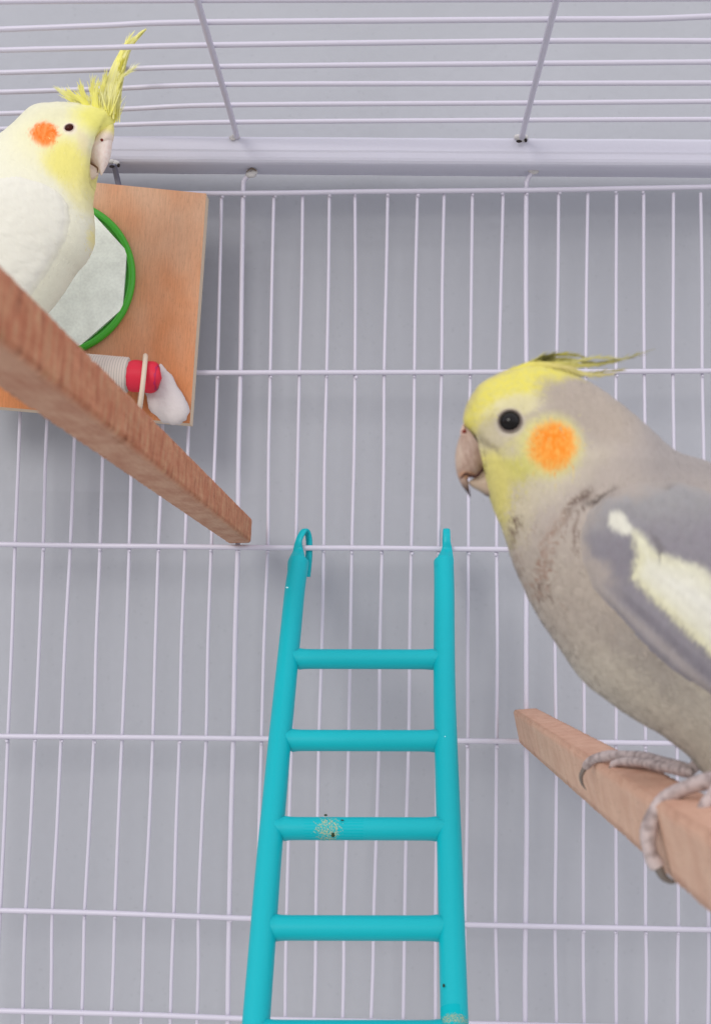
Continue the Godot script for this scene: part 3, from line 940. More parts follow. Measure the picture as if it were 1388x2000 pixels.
func bird_shape(b: Bird, secs: Array, rings: int, m: int, bump: Callable) -> void:
	b.rings = rings; b.m = m
	var t1 := at(b.x0 + 50, 900, b.z0 + b.zk * 50) - at(b.x0, 900, b.z0)
	b.nrm = t1.cross(Vector3(0, 1, 0)).normalized()
	if b.nrm.z < 0:
		b.nrm = -b.nrm
	# rings spaced by how far the outline moves
	var lens := [0.0]
	for i in secs.size() - 1:
		lens.append(lens[i] + maxf(secs[i][0].distance_to(secs[i + 1][0]), secs[i][1].distance_to(secs[i + 1][1])))
	for i in rings:
		var want: float = lens[-1] * i / (rings - 1)
		var k := 0
		while k < secs.size() - 2 and lens[k + 1] < want:
			k += 1
		var tt: float = (want - lens[k]) / (lens[k + 1] - lens[k])
		if k == 0:
			tt = tt * tt * 0.6 + tt * 0.4
		var A = secs[maxi(k - 1, 0)]
		var B = secs[k]
		var C = secs[k + 1]
		var E = secs[mini(k + 2, secs.size() - 1)]
		var v := Vector2(cat(A[0].x, B[0].x, C[0].x, E[0].x, tt), cat(A[0].y, B[0].y, C[0].y, E[0].y, tt))
		var d := Vector2(cat(A[1].x, B[1].x, C[1].x, E[1].x, tt), cat(A[1].y, B[1].y, C[1].y, E[1].y, tt))
		var w := maxf(1.0, cat(A[2], B[2], C[2], E[2], tt))
		for j in m:
			var th := TAU * j / m
			b.p.append((v + d) * 0.5 + (d - v) * 0.5 * cos(th))
			b.l.append(w * signf(sin(th)) * pow(absf(sin(th)), 0.92))
	for i in b.p.size():
		b.w.append(bird_world(b, b.p[i], b.l[i]))
	normals(b)
	for i in b.p.size():
		var h: float = bump.call(b.p[i], absf(b.l[i]))
		b.w[i] += b.n[i] * h * mpp(b.z0)
	normals(b)

func normals(b: Bird) -> void:
	b.n.resize(b.w.size())
	for i in b.rings:
		var lo := maxi(i - 1, 0)
		var hi := mini(i + 1, b.rings - 1)
		var cen := (b.w[i * b.m] + b.w[i * b.m + b.m / 2]) * 0.5
		for j in b.m:
			var e := b.w[hi * b.m + j] - b.w[lo * b.m + j]
			var f := b.w[i * b.m + (j + 1) % b.m] - b.w[i * b.m + (j + b.m - 1) % b.m]
			var nn := e.cross(f).normalized()
			if nn.dot(b.w[i * b.m + j] - cen) < 0:
				nn = -nn
			b.n[i * b.m + j] = nn

func bird_mesh(b: Bird, colour: Callable) -> MB:
	var mb := MB.new()
	for i in b.w.size():
		mb.add(b.w[i], b.n[i], Vector2.ZERO, colour.call(b.p[i], false))
	for i in b.rings - 1:
		for j in b.m:
			mb.quad(i * b.m + j, (i + 1) * b.m + j, (i + 1) * b.m + (j + 1) % b.m, i * b.m + (j + 1) % b.m)
	for e in [0, b.rings - 1]:
		var c := Vector3.ZERO
		for j in b.m:
			c += b.w[e * b.m + j] / b.m
		var k := mb.add(c, (b.w[e * b.m] - b.w[(1 if e == 0 else b.rings - 2) * b.m]).normalized(), Vector2.ZERO, colour.call(b.p[e * b.m], false))
		for j in b.m:
			mb.tri(k, e * b.m + j, e * b.m + (j + 1) % b.m)
	return mb

func near_vertex(b: Bird, p: Vector2) -> int:            # the vertex on the side towards the camera
	var best := 0
	var bd := 1e18
	for i in b.p.size():
		if b.l[i] >= 0.0:
			var d := b.p[i].distance_squared_to(p)
			if d < bd:
				bd = d; best = i
	return best

func wing_mesh(b: Bird, poly: PackedVector2Array, side: float, height: float, colour: Callable, relief: Callable) -> MB:
	var mb := MB.new()
	var at_ := {}
	for i in range(1, b.rings - 1):
		for j in b.m:
			var k := i * b.m + j
			if b.l[k] * side <= 0.0:
				continue
			var sd := inside(b.p[k], poly)
			if sd < -6.0:
				continue
			var h: float = -1.2 + height * smoothstep(-4.0, lerpf(34.0, 9.0, smoothstep(1090.0, 1170.0, b.p[k].y)) if height > 10.0 else 20.0, sd) + (relief.call(b.p[k]) if sd > 4.0 else 0.0)
			at_[k] = mb.add(b.w[k] + b.n[k] * h * mpp(b.z0), b.n[k], Vector2.ZERO, colour.call(b.p[k], true))
	# normals of the raised surface
	for k in at_:
		var i: int = k / b.m
		var j: int = k % b.m
		var a: int = (i + 1) * b.m + j
		var c: int = (i - 1) * b.m + j
		var d: int = i * b.m + (j + 1) % b.m
		var e: int = i * b.m + (j + b.m - 1) % b.m
		if at_.has(a) and at_.has(c) and at_.has(d) and at_.has(e):
			var nn: Vector3 = (mb.V[at_[a]] - mb.V[at_[c]]).cross(mb.V[at_[d]] - mb.V[at_[e]]).normalized()
			if nn.dot(b.n[k]) < 0:
				nn = -nn
			mb.N[at_[k]] = nn
	for k in at_:
		var i: int = k / b.m
		var j: int = k % b.m
		var a: int = (i + 1) * b.m + j
		var c: int = (i + 1) * b.m + (j + 1) % b.m
		var d: int = i * b.m + (j + 1) % b.m
		if at_.has(a) and at_.has(c) and at_.has(d):
			mb.quad(at_[k], at_[a], at_[c], at_[d])
	return mb

# rows of overlapping rounded feathers: rises to each tip and drops behind it
func scales(q: Vector2, length: float, width: float) -> float:
	q += Vector2(soft_noise.get_noise_2d(q.x, q.y), soft_noise.get_noise_2d(q.x + 90.0, q.y)) * length * 0.35
	var best := 0.0
	for k in 2:
		var v := q.y / width + 0.5 * k
		var f := v - floorf(v) - 0.5
		var u := q.x / length + 0.5 * k + f * f * 1.6
		best = maxf(best, (u - floorf(u)) * (1.0 - 2.6 * f * f))
	return best

# a small feather: a pointed blade lying along the body, its tip just lifted
func blade(mb: MB, root: Vector3, n: Vector3, dir: Vector3, length: float, width: float, lift: float, c: Color, tip: Color) -> void:
	var side := dir.cross(n).normalized()
	var ids := PackedInt32Array()
	for k in 4:
		var f := k / 3.0
		var p := root + dir * length * f + n * (lift * f * f - 0.00003)
		var wd: float = width * [0.45, 1.0, 0.8, 0.12][k]
		var cc := c.lerp(tip, f)
		ids.append(mb.add(p - side * wd, n, Vector2.ZERO, cc))
		ids.append(mb.add(p + side * wd, n, Vector2.ZERO, cc))
	for k in 3:
		mb.quad(ids[k * 2], ids[k * 2 + 1], ids[k * 2 + 3], ids[k * 2 + 2])

func laid_blade(mb: MB, way: PackedVector3Array, up: PackedVector3Array, width: float, c: Color) -> void:
	var ids := PackedInt32Array()
	for k in 4:
		var t := way[mini(k + 1, 3)] - way[maxi(k - 1, 0)]
		var side: Vector3 = t.cross(up[k]).normalized() * width * [0.45, 1.0, 0.8, 0.12][k]
		ids.append(mb.add(way[k] - side, up[k], Vector2.ZERO, c))
		ids.append(mb.add(way[k] + side, up[k], Vector2.ZERO, c))
	for k in 3:
		mb.quad(ids[k * 2], ids[k * 2 + 1], ids[k * 2 + 3], ids[k * 2 + 2])

func plumage(b: Bird, count: int, colour: Callable, wing_poly: PackedVector2Array, height: float, on_wing: bool, size: Callable, skip: Callable) -> MB:
	var mb := MB.new()
	var made := 0
	var tries := 0
	while made < count and tries < count * 6:
		tries += 1
		var i := rng.randi_range(2, b.rings - 12)
		var j := rng.randi_range(0, b.m - 1)
		var k := i * b.m + j
		var p := b.p[k]
		var sd := inside(p, wing_poly)
		if on_wing:
			if sd < 3.0: continue
		elif sd > 8.0: continue
		if skip.call(p):
			continue
		var s: Vector3 = size.call(p)      # length, half width, lift in pixels
		var u := mpp(b.z0)
		var n := b.n[k]
		var per := b.w[mini(i + 6, b.rings - 1) * b.m + j].distance_to(b.w[k]) / 6.0
		var dir := (b.w[mini(i + 6, b.rings - 1) * b.m + j] - b.w[k])
		dir = (dir - n * dir.dot(n)).normalized()
		var sd_ := dir.cross(n)
		dir = (dir + sd_ * rng.randfn(0.0, 0.16)).normalized()
		var rp := b.w[k]
		if on_wing:
			rp += n * (-1.2 + height * smoothstep(-4.0, 16.0, sd)) * u
		var c: Color = colour.call(p, on_wing) * (1.0 + rng.randfn(0.0, 0.042))
		c.a = 1.0
		var step := clampf(s.x * u * rng.randf_range(0.7, 1.25) / maxf(per, 1e-6) / 3.0, 1.0, 14.0)
		var drift := rng.randfn(0.0, 0.9)
		var way := PackedVector3Array()
		var up := PackedVector3Array()
		for q in 4:
			var kk := mini(i + int(round(step * q)), b.rings - 1) * b.m + posmod(j + int(round(drift * q)), b.m)
			way.append(b.w[kk] + b.n[kk] * u * (s.z * rng.randf_range(0.6, 1.3) * q * q / 9.0 - 0.35))
			up.append(b.n[kk])
		laid_blade(mb, way, up, s.y * u * rng.randf_range(0.7, 1.2), c)
		made += 1
	return mb

func crest_feather(pts: Array, widths: Array, c0: Color, c1: Color, b: Bird, l0: float, l1: float, barbs := 130.0, n := 22) -> MB:
	# a ribbon with a raised shaft, drawn along the profile, leaning sideways from l0 to l1 pixels
	var mb := MB.new()
	var path := []
	for i in pts.size():
		path.append(bird_world(b, Vector2(pts[i][0], pts[i][1]), lerpf(l0, l1, i / float(pts.size() - 1))))
	var c := curve(path, n)
	var w := lerps(widths, n)
	for i in n:
		w[i] *= 0.85
	var u := mpp(b.z0)
	var prev := PackedInt32Array()
	for i in n:
		var t := (c[mini(i + 1, n - 1)] - c[maxi(i - 1, 0)]).normalized()
		var side := t.cross(b.nrm).normalized()
		var col := c0.lerp(c1, i / float(n - 1))
		var row := PackedInt32Array()
		for k in 3:
			var s := k - 1.0
			row.append(mb.add(c[i] + side * s * w[i] * u + b.nrm * (0.25 * w[i] * u * (1.0 - absf(s))), (b.nrm + side * s * 0.5).normalized(), Vector2.ZERO, col))
		if i > 0:
			for k in 2:
				mb.quad(prev[k], row[k], row[k + 1], prev[k + 1])
		prev = row
	# loose barbs along both sides, so that the vane has no hard edge
	for i in int(barbs):
		var k := rng.randi_range(0, n - 4)
		var t := (c[k + 1] - c[k]).normalized()
		var side := t.cross(b.nrm).normalized()
		var s := rng.randf_range(-1.0, 1.0)
		var d := (t + side * s * rng.randf_range(0.05, 0.45) + b.nrm * rng.randf_range(-0.15, 0.2)).normalized()
		var col := c0.lerp(c1, k / float(n - 1)) * rng.randf_range(0.94, 1.06)
		col.a = 1.0
		blade(mb, c[k] + side * s * w[k] * u * 0.8, (b.nrm + side * s * 0.4).normalized(), d, rng.randf_range(8, 24) * u, 0.55 * u, 0.0, col, col)
	return mb

func eye_of(b: Bird, p: Vector2, r: float, m: Material, t: Node3D, ring_c: Color) -> void:
	var k := near_vertex(b, p)
	var u := mpp(b.z0)
	for side in [1.0, -1.0]:
		var c := b.w[k]
		var n := b.n[k]
		if side < 0:      # mirror through the profile plane
			var o := bird_world(b, b.p[k], 0.0)
			c -= b.nrm * 2.0 * (c - o).dot(b.nrm)
			n -= b.nrm * 2.0 * n.dot(b.nrm)
		var mb := MB.new()
		mb.ball(c - n * r * u * 0.45, Vector3.ONE * r * u * 1.05, Color.WHITE, 22)
		var e := part("eye", mb, m, t)
		mb = MB.new()
		var a := n.cross(Vector3.UP).normalized()
		var d := a.cross(n)
		var pts := PackedVector3Array()
		var rr := PackedFloat32Array()
		for i in 33:
			var an := TAU * i / 32.0
			pts.append(c + (a * cos(an) + d * sin(an)) * r * u * 1.08 + n * 0.05 * r * u)
			rr.append(r * u * 0.11)
		mb.tube(pts, rr, 8, ring_c)
		part("eye_ring", mb, M.skin, e)

# ---------------------------------------------------------------- grey bird on the right
func right_bird() -> void:
	var b := Bird.new()
	b.z0 = 0.238; b.zk = 0.0; b.x0 = 1000.0
	var secs := [
		[Vector2(922, 850), Vector2(910, 836), 8.0], [Vector2(938, 872), Vector2(904, 818), 32.0], [Vector2(945, 910), Vector2(909, 794), 48.0], [Vector2(949, 950), Vector2(920, 772), 62.0], [Vector2(957, 973), Vector2(944, 747), 78.0],
		[Vector2(967, 1000), Vector2(993, 721), 90.0], [Vector2(979, 1030), Vector2(1060, 714), 94.0], [Vector2(990, 1064), Vector2(1126, 736), 98.0], [Vector2(1010, 1120), Vector2(1185, 772), 116.0],
		[Vector2(1044, 1190), Vector2(1245, 822), 148.0], [Vector2(1084, 1252), Vector2(1310, 880), 172.0], [Vector2(1132, 1323), Vector2(1385, 907), 182.0], [Vector2(1183, 1367), Vector2(1450, 950), 184.0],
		[Vector2(1243, 1409), Vector2(1510, 1010), 176.0], [Vector2(1305, 1446), Vector2(1560, 1090), 158.0], [Vector2(1362, 1496), Vector2(1600, 1190), 128.0], [Vector2(1420, 1570), Vector2(1640, 1300), 94.0],
		[Vector2(1490, 1670), Vector2(1690, 1430), 56.0], [Vector2(1580, 1800), Vector2(1750, 1620), 26.0], [Vector2(1700, 1980), Vector2(1800, 1900), 8.0]]
	var colour := func(p: Vector2, wing: bool) -> Color: return colour_right(p, wing)
	bird_shape(b, secs, 400, 220, func(p: Vector2, _l: float) -> float:
		var h := 0.0
		h += 4.0 * blob(p, Vector2(1074, 873), Vector2(52, 54), 0.0, 0.5)
		h -= 5.0 * blob(p, Vector2(990, 832), Vector2(40, 34), 0.2, 0.6)
		h += 3.0 * blob(p, Vector2(1000, 790), Vector2(60, 18), -0.3, 0.7)
		h -= 4.0 * blob(p, Vector2(952, 868), Vector2(16, 40), 0.3, 0.7)
		h -= 6.0 * blob(p, Vector2(1130, 1000), Vector2(14, 70), 0.35, 0.8)
		h += 2.4 * soft_noise.get_noise_2d(p.x * 0.9, p.y * 0.6)
		h += 1.0 * fine.get_noise_2d(p.x * 1.2, p.y * 0.7)
		return h)
	var t := thing("cockatiel", "grey cockatiel with yellow face, orange cheek and white wing patch", "bird", at(1330, 1560, 0.25), "cockatiels in the cage")
	var wr := flank_all(wing_r, 150)
	part("body", bird_mesh(b, colour), M.feather, t)
	for side in [1.0, -1.0]:
		var relief := func(p: Vector2) -> float:
			var off := (p - Vector2(1160, 1150)).dot(Vector2(0.67, -0.74))
			var al := (p - Vector2(1160, 1150)).dot(Vector2(0.74, 0.67))
			return 1.1 * sin(off * 0.16 + al * 0.01) * smoothstep(0.0, 120.0, al) * smoothstep(130.0, 60.0, off) + 2.2 * scales(Vector2(al, off), 58.0, 34.0) * smoothstep(30.0, 110.0, off) + 2.0 * soft_noise.get_noise_2d(p.x * 0.8, p.y * 0.8)
		part("wing", wing_mesh(b, wr, side, 13.0, colour, relief), M.feather, t)
	var pl := part("plumage", plumage(b, 14000, colour, wr, 0.0, false,
		func(p: Vector2) -> Vector3:
			var big := smoothstep(900.0, 1200.0, p.y)
			return Vector3(lerpf(16, 34, big), lerpf(1.5, 3.6, big), lerpf(0.6, 1.2, big)),
		func(p: Vector2) -> bool: return p.distance_to(flank(Vector2(993, 826), 70)) < 26 or p.x > 1480 or (p.x < 936 and p.y > 838)), M.feather, t)
	pl.set_meta("kind", "stuff")
	eye_of(b, flank(Vector2(993, 826), 70), 20.0, M.eye, t, S(120, 108, 102))
	# beak
	var z := b.z0
	var upper := MB.new()
	loft_simple(upper, [[Vector2(956, 908), Vector2(908, 834), 27.0], [Vector2(946, 916), Vector2(896, 856), 27.0], [Vector2(937, 926), Vector2(889, 884), 25.0], [Vector2(925, 932), Vector2(889, 910), 20.0], [Vector2(914, 934), Vector2(893, 929), 15.0], [Vector2(915, 947), Vector2(900, 946), 9.0], [Vector2(917, 960), Vector2(910, 960), 4.5], [Vector2(919, 972), Vector2(918, 972), 0.6]],
		60, 40, z, b.zk, func(p: Vector2) -> Color:
			var n2 := fine.get_noise_2d(p.x * 3.0, p.y * 1.2)
			var c := S(172, 148, 134).lerp(S(150, 124, 110), clampf(0.5 + n2, 0, 1))
			c = c.lerp(S(194, 176, 160), blob(p, Vector2(893, 890), Vector2(8, 30), 0.05, 0.6) * 0.6)
			c = c.lerp(S(58, 46, 44), smoothstep(936.0, 962.0, p.y))
			c = c.lerp(S(186, 128, 84), blob(p, Vector2(912, 930), Vector2(16, 6), 0.1, 0.6) * 0.6)
			return c)
	var ub := part("upper_beak", upper, M.beak_grey, t)
	var lower := MB.new()
	loft_simple(lower, [[Vector2(962, 972), Vector2(948, 916), 25.0], [Vector2(950, 969), Vector2(938, 925), 22.0], [Vector2(938, 961), Vector2(926, 933), 17.0], [Vector2(924, 953), Vector2(917, 939), 9.0], [Vector2(917, 947), Vector2(914, 941), 3.0]],
		40, 30, z, b.zk, func(p: Vector2) -> Color:
			var c := S(176, 156, 136)
			return c.lerp(S(90, 76, 70), smoothstep(952.0, 968.0, p.y - (p.x - 930.0) * 0.3)))
	part("lower_beak", lower, M.beak_grey, t)
	var line := MB.new()
	var mouth := []
	for q in [[899, 934, 14], [909, 925, 20], [918, 929, 21.5], [930, 930, 25], [938, 922, 28.5], [944, 911, 31]]:
		mouth.append(bird_world(b, flank(Vector2(q[0], q[1]), q[2]), q[2] - 1.0))
	line.tube(curve(mouth, 24), lerps([0.0001, 0.0002, 0.00027, 0.00024, 0.0001], 24), 6, S(64, 40, 34))
	part("mouth_line", line, M.skin, ub)
	var cere := MB.new()
	loft_simple(cere, [[Vector2(916, 868), Vector2(905, 826), 4.0], [Vector2(911, 862), Vector2(902, 832), 16.0], [Vector2(905, 858), Vector2(899, 840), 14.0], [Vector2(901, 855), Vector2(898, 846), 4.0]], 14, 20, z, b.zk, func(_p): return S(208, 178, 164))
	var ce := part("cere", cere, M.skin, ub)
	var nos := MB.new()
	nos.ball(bird_world(b, flank(Vector2(906, 843), 14), 14.0), Vector3.ONE * 4.6 * mpp(z), Color.WHITE, 10)
	part("nostril", nos, M.nostril, ce)
	# crest: long wisps laid back
	var y0 := S(222, 212, 92)
	var y1 := S(206, 200, 132)
	var g1 := S(118, 114, 78)
	for f in [
			[[[1010, 722], [1060, 706], [1110, 704], [1165, 712], [1200, 706], [1262, 694]], [5, 6, 4, 1.8, 1.0, 0.3], S(150, 144, 76), g1, 6, 10],
			[[[1020, 724], [1080, 715], [1130, 718], [1190, 712], [1275, 686]], [6, 7, 5, 2, 0.3], S(198, 190, 98), S(150, 144, 100), 14, 22],
			[[[1000, 728], [1050, 704], [1080, 695], [1112, 694], [1150, 700]], [5, 6, 4, 2, 0.4], S(206, 198, 100), S(130, 124, 76), 2, 4],
			[[[1022, 714], [1040, 712], [1056, 705], [1082, 698]], [2, 4.5, 3, 0.5], S(74, 72, 34), S(98, 94, 52), 14, 20],
			[[[1040, 730], [1100, 728], [1150, 738], [1196, 736]], [7, 7, 4, 0.5], S(206, 198, 108), S(190, 180, 140), 22, 30],
			[[[1040, 730], [1090, 726], [1140, 728], [1180, 722], [1232, 716]], [5, 5, 3, 1.5, 0.3], S(190, 182, 96), S(170, 162, 110), -16, -20],
			[[[985, 740], [1030, 722], [1075, 722], [1120, 730]], [8, 9, 6, 0.6], y0, S(196, 184, 130), 34, 40],
			[[[960, 752], [1005, 730], [1050, 722], [1098, 724]], [8, 9, 6, 0.6], y0, y0, 18, 26],
			[[[1060, 712], [1110, 712], [1160, 704], [1215, 708]], [4, 4, 2, 0.3], S(190, 184, 110), S(186, 180, 130), 10, 30]]:
		part("crest_feather", crest_feather(f[0], f[1], f[2], f[3], b, f[4], f[5]), M.feather, t)
	# legs and feet
	foot(t, [[1388, 1452, 0.232], [1368, 1484, 0.235], [1345, 1506, 0.238]], [13.0, 11.0, 11.0], [
		[[[1345, 1506, 0.238], [1300, 1490, 0.226], [1246, 1478, 0.213], [1198, 1476, 0.204], [1160, 1482, 0.197], [1143, 1497, 0.194]], [12.0, 11.5, 10.5, 10.5, 9.0, 7.5], [[1141, 1500, 0.194], [1134, 1515, 0.194], [1136, 1530, 0.1935], [1144, 1543, 0.193]]],
		[[[1345, 1508, 0.240], [1300, 1500, 0.229], [1255, 1490, 0.219], [1215, 1488, 0.211], [1196, 1494, 0.208]], [11.0, 10.0, 9.5, 8.5, 7.0], [[1195, 1496, 0.208], [1189, 1506, 0.208], [1189, 1516, 0.207]]]])
	foot(t, [[1450, 1440, 0.262], [1430, 1490, 0.263], [1404, 1520, 0.264]], [16.0, 14.0, 14.0], [
		[[[1404, 1520, 0.264], [1350, 1534, 0.260], [1306, 1556, 0.257], [1276, 1590, 0.2565], [1265, 1630, 0.257], [1270, 1668, 0.2575], [1284, 1694, 0.258]], [15.0, 15.5, 15.0, 15.5, 15.0, 15.0, 14.0], [[1284, 1692, 0.258], [1294, 1712, 0.2578], [1310, 1722, 0.257], [1326, 1720, 0.256]]],
		[[[1408, 1524, 0.268], [1390, 1552, 0.268], [1366, 1590, 0.268], [1350, 1640, 0.268], [1352, 1700, 0.268]], [13.0, 12.0, 11.0, 10.0, 9.0], [[1352, 1700, 0.268], [1358, 1730, 0.267], [1372, 1746, 0.266]]]])

func foot(t: Node3D, leg: Array, leg_r: Array, toes: Array) -> void:
	var mb := MB.new()
	var pts := []
	for q in leg:
		pts.append(at(q[0], q[1], q[2]))
	var rr := []
	for i in leg.size():
		rr.append(leg_r[i] * mpp(leg[i][2]))
	mb.tube(curve(pts, 20), lerps(rr, 20), 16, S(180, 168, 168))
	var lg := part("leg", mb, M.skin, t)
	for toe in toes:
		mb = MB.new()
		pts = []; rr = []
		for i in toe[0].size():
			var q = toe[0][i]
			pts.append(at(q[0], q[1], q[2]))
			rr.append(toe[1][i] * 1.0 * mpp(q[2]))
		var n := 120
		var c := curve(pts, n)
		var r := lerps(rr, n)
		for i in n:     # scales in rings, pads at the joints
			r[i] *= 1.0 + 0.05 * absf(sin(i * 0.55)) + 0.08 * sin(i / float(n) * PI * 7.0) - 0.03
		var before := mb.V.size()
		mb.tube(c, r, 18, S(186, 172, 170))
		for i in range(before, mb.V.size()):
			var nz := fine.get_noise_3d(mb.V[i].x * 9000.0, mb.V[i].y * 9000.0, mb.V[i].z * 9000.0)
			mb.K[i] = S(186, 172, 170).lerp(S(140, 127, 125), clampf(0.35 + nz * 1.2, 0.0, 1.0))
		var to := part("toe", mb, M.skin, lg)
		mb = MB.new()
		pts = []
		for q in toe[2]:
			pts.append(at(q[0], q[1], q[2]))
		var base: float = rr[-1] * 0.7
		mb.tube(curve(pts, 16), lerps([base, base * 0.8, base * 0.5, base * 0.08], 16), 10)
		part("claw", mb, M.claw, lg)

# ---------------------------------------------------------------- yellow bird on the left
func left_bird() -> void:
	var b := Bird.new()
	b.z0 = 0.06; b.zk = 0.0; b.x0 = 100.0
	var secs := [
		[Vector2(194, 270), Vector2(216, 257), 6.0], [Vector2(178, 286), Vector2(222, 243), 15.0], [Vector2(173, 310), Vector2(221, 228), 24.0], [Vector2(178, 344), Vector2(212, 217), 38.0], [Vector2(180, 366), Vector2(188, 209), 52.0],
		[Vector2(179, 385), Vector2(150, 204), 58.0], [Vector2(180, 405), Vector2(105, 204), 60.0], [Vector2(183, 430), Vector2(65, 211), 63.0], [Vector2(184, 452), Vector2(28, 245), 74.0],
		[Vector2(181, 478), Vector2(-12, 280), 90.0], [Vector2(166, 506), Vector2(-62, 320), 104.0], [Vector2(146, 528), Vector2(-110, 370), 110.0], [Vector2(126, 562), Vector2(-145, 430), 108.0],
		[Vector2(98, 600), Vector2(-165, 500), 98.0], [Vector2(56, 652), Vector2(-180, 580), 78.0], [Vector2(4, 712), Vector2(-190, 670), 52.0], [Vector2(-70, 800), Vector2(-200, 770), 28.0], [Vector2(-160, 900), Vector2(-220, 880), 8.0]]
	var colour := func(p: Vector2, wing: bool) -> Color: return colour_left(p, wing)
	bird_shape(b, secs, 300, 180, func(p: Vector2, _l: float) -> float:
		var h := 0.0
		h += 2.5 * blob(p, Vector2(90, 264), Vector2(32, 32), 0.0, 0.5)
		h -= 3.0 * blob(p, Vector2(140, 256), Vector2(22, 20), 0.0, 0.6)
		h += 2.0 * blob(p, Vector2(150, 236), Vector2(30, 10), 0.2, 0.7)
		h += 2.0 * blob(p, Vector2(140, 320), Vector2(36, 40), 0.0, 0.6)
		h += 1.5 * soft_noise.get_noise_2d(p.x * 0.9, p.y * 0.9 + 300.0)
		h += 0.5 * fine.get_noise_2d(p.x * 1.6, p.y * 1.2)
		return h)
	var t := thing("cockatiel", "pale yellow cockatiel with upright crest and orange cheek beside the mirror", "bird", at(-60, 790, 0.06), "cockatiels in the cage")
	var wl := flank_all(wing_l, 84)
	part("body", bird_mesh(b, colour), M.feather, t)
	for side in [1.0, -1.0]:
		var relief := func(p: Vector2) -> float:
			return 1.6 * scales(Vector2(p.y * 0.8 - p.x * 0.6, p.x * 0.8 + p.y * 0.6), 46.0, 27.0) + 0.5 * sin((p.x - p.y * 0.75) * 0.16 + soft_noise.get_noise_2d(p.x, p.y) * 2.0) * smoothstep(430.0, 560.0, p.y) + 1.0 * soft_noise.get_noise_2d(p.x * 0.9, p.y * 0.9)
		part("wing", wing_mesh(b, wl, side, 4.5, colour, relief), M.feather, t)
	var pl := part("plumage", plumage(b, 9000, colour, wl, 0.0, false,
		func(p: Vector2) -> Vector3:
			var big := smoothstep(330.0, 480.0, p.y)
			return Vector3(lerpf(10, 19, big), lerpf(1.2, 2.6, big), 0.5),
		func(p: Vector2) -> bool: return p.distance_to(flank(Vector2(138, 252), 50)) < 13.0 or (p.x > 184 and p.y > 256 and p.y < 345)), M.feather, t)
	pl.set_meta("kind", "stuff")
	eye_of(b, flank(Vector2(138, 252), 50), 9.6, M.eye_red, t, S(214, 196, 184))
	var z := b.z0
	var upper := MB.new()
	loft_simple(upper, [[Vector2(168, 300), Vector2(219, 262), 21.0], [Vector2(176, 314), Vector2(219, 282), 20.0], [Vector2(186, 323), Vector2(216, 303), 16.5], [Vector2(191, 329), Vector2(211, 318), 11.5], [Vector2(194, 336), Vector2(205, 331), 6.0], [Vector2(198, 343), Vector2(199.5, 342), 0.6]],
		46, 36, z, 0.0, func(p: Vector2) -> Color:
			var c := S(238, 224, 214).lerp(S(230, 208, 196), clampf(0.4 + fine.get_noise_2d(p.x * 4.0, p.y * 2.0), 0, 1))
			c = c.lerp(S(236, 226, 140), smoothstep(272.0, 254.0, p.y))
			return c.lerp(S(214, 192, 174), smoothstep(325.0, 346.0, p.y) * 0.5))
	var ub := part("upper_beak", upper, M.beak_grey, t)
	var lower := MB.new()
	loft_simple(lower, [[Vector2(174, 352), Vector2(172, 312), 17.0], [Vector2(182, 349), Vector2(181, 320), 14.0], [Vector2(189, 344), Vector2(188, 328), 9.0], [Vector2(193, 341), Vector2(192, 335), 4.0]], 30, 26, z, 0.0, func(_p): return S(226, 206, 188))
	part("lower_beak", lower, M.beak_grey, t)
	var line := MB.new()
	var mouth := []
	for q in [[173, 308, 22], [178, 319, 20], [186, 324, 17.5], [191, 329, 13], [190, 338, 10]]:
		mouth.append(bird_world(b, flank(Vector2(q[0], q[1]), q[2]), q[2] + 0.5))
	line.tube(curve(mouth, 24), lerps([0.00015, 0.0003, 0.0003, 0.00026, 0.0001], 24), 6, S(110, 78, 58))
	part("mouth_line", line, M.skin, ub)
	var cere := MB.new()
	loft_simple(cere, [[Vector2(172, 286), Vector2(223, 243), 16.0], [Vector2(174, 294), Vector2(223, 256), 21.0], [Vector2(184, 297), Vector2(221, 272), 20.0], [Vector2(194, 294), Vector2(214, 282), 5.0]], 16, 24, z, 0.0, func(_p): return S(232, 214, 198).lerp(S(236, 226, 140), smoothstep(272.0, 254.0, _p.y)))
	var ce := part("cere", cere, M.skin, ub)
	var nos := MB.new()
	nos.ball(bird_world(b, flank(Vector2(199, 273), 20), 20.0), Vector3.ONE * 3.1 * mpp(z), Color.WHITE, 10)
	part("nostril", nos, M.nostril, ce)
	# crest raised: tall feathers in front, short fluff behind
	var y0 := S(240, 234, 104)
	var y1 := S(240, 236, 150)
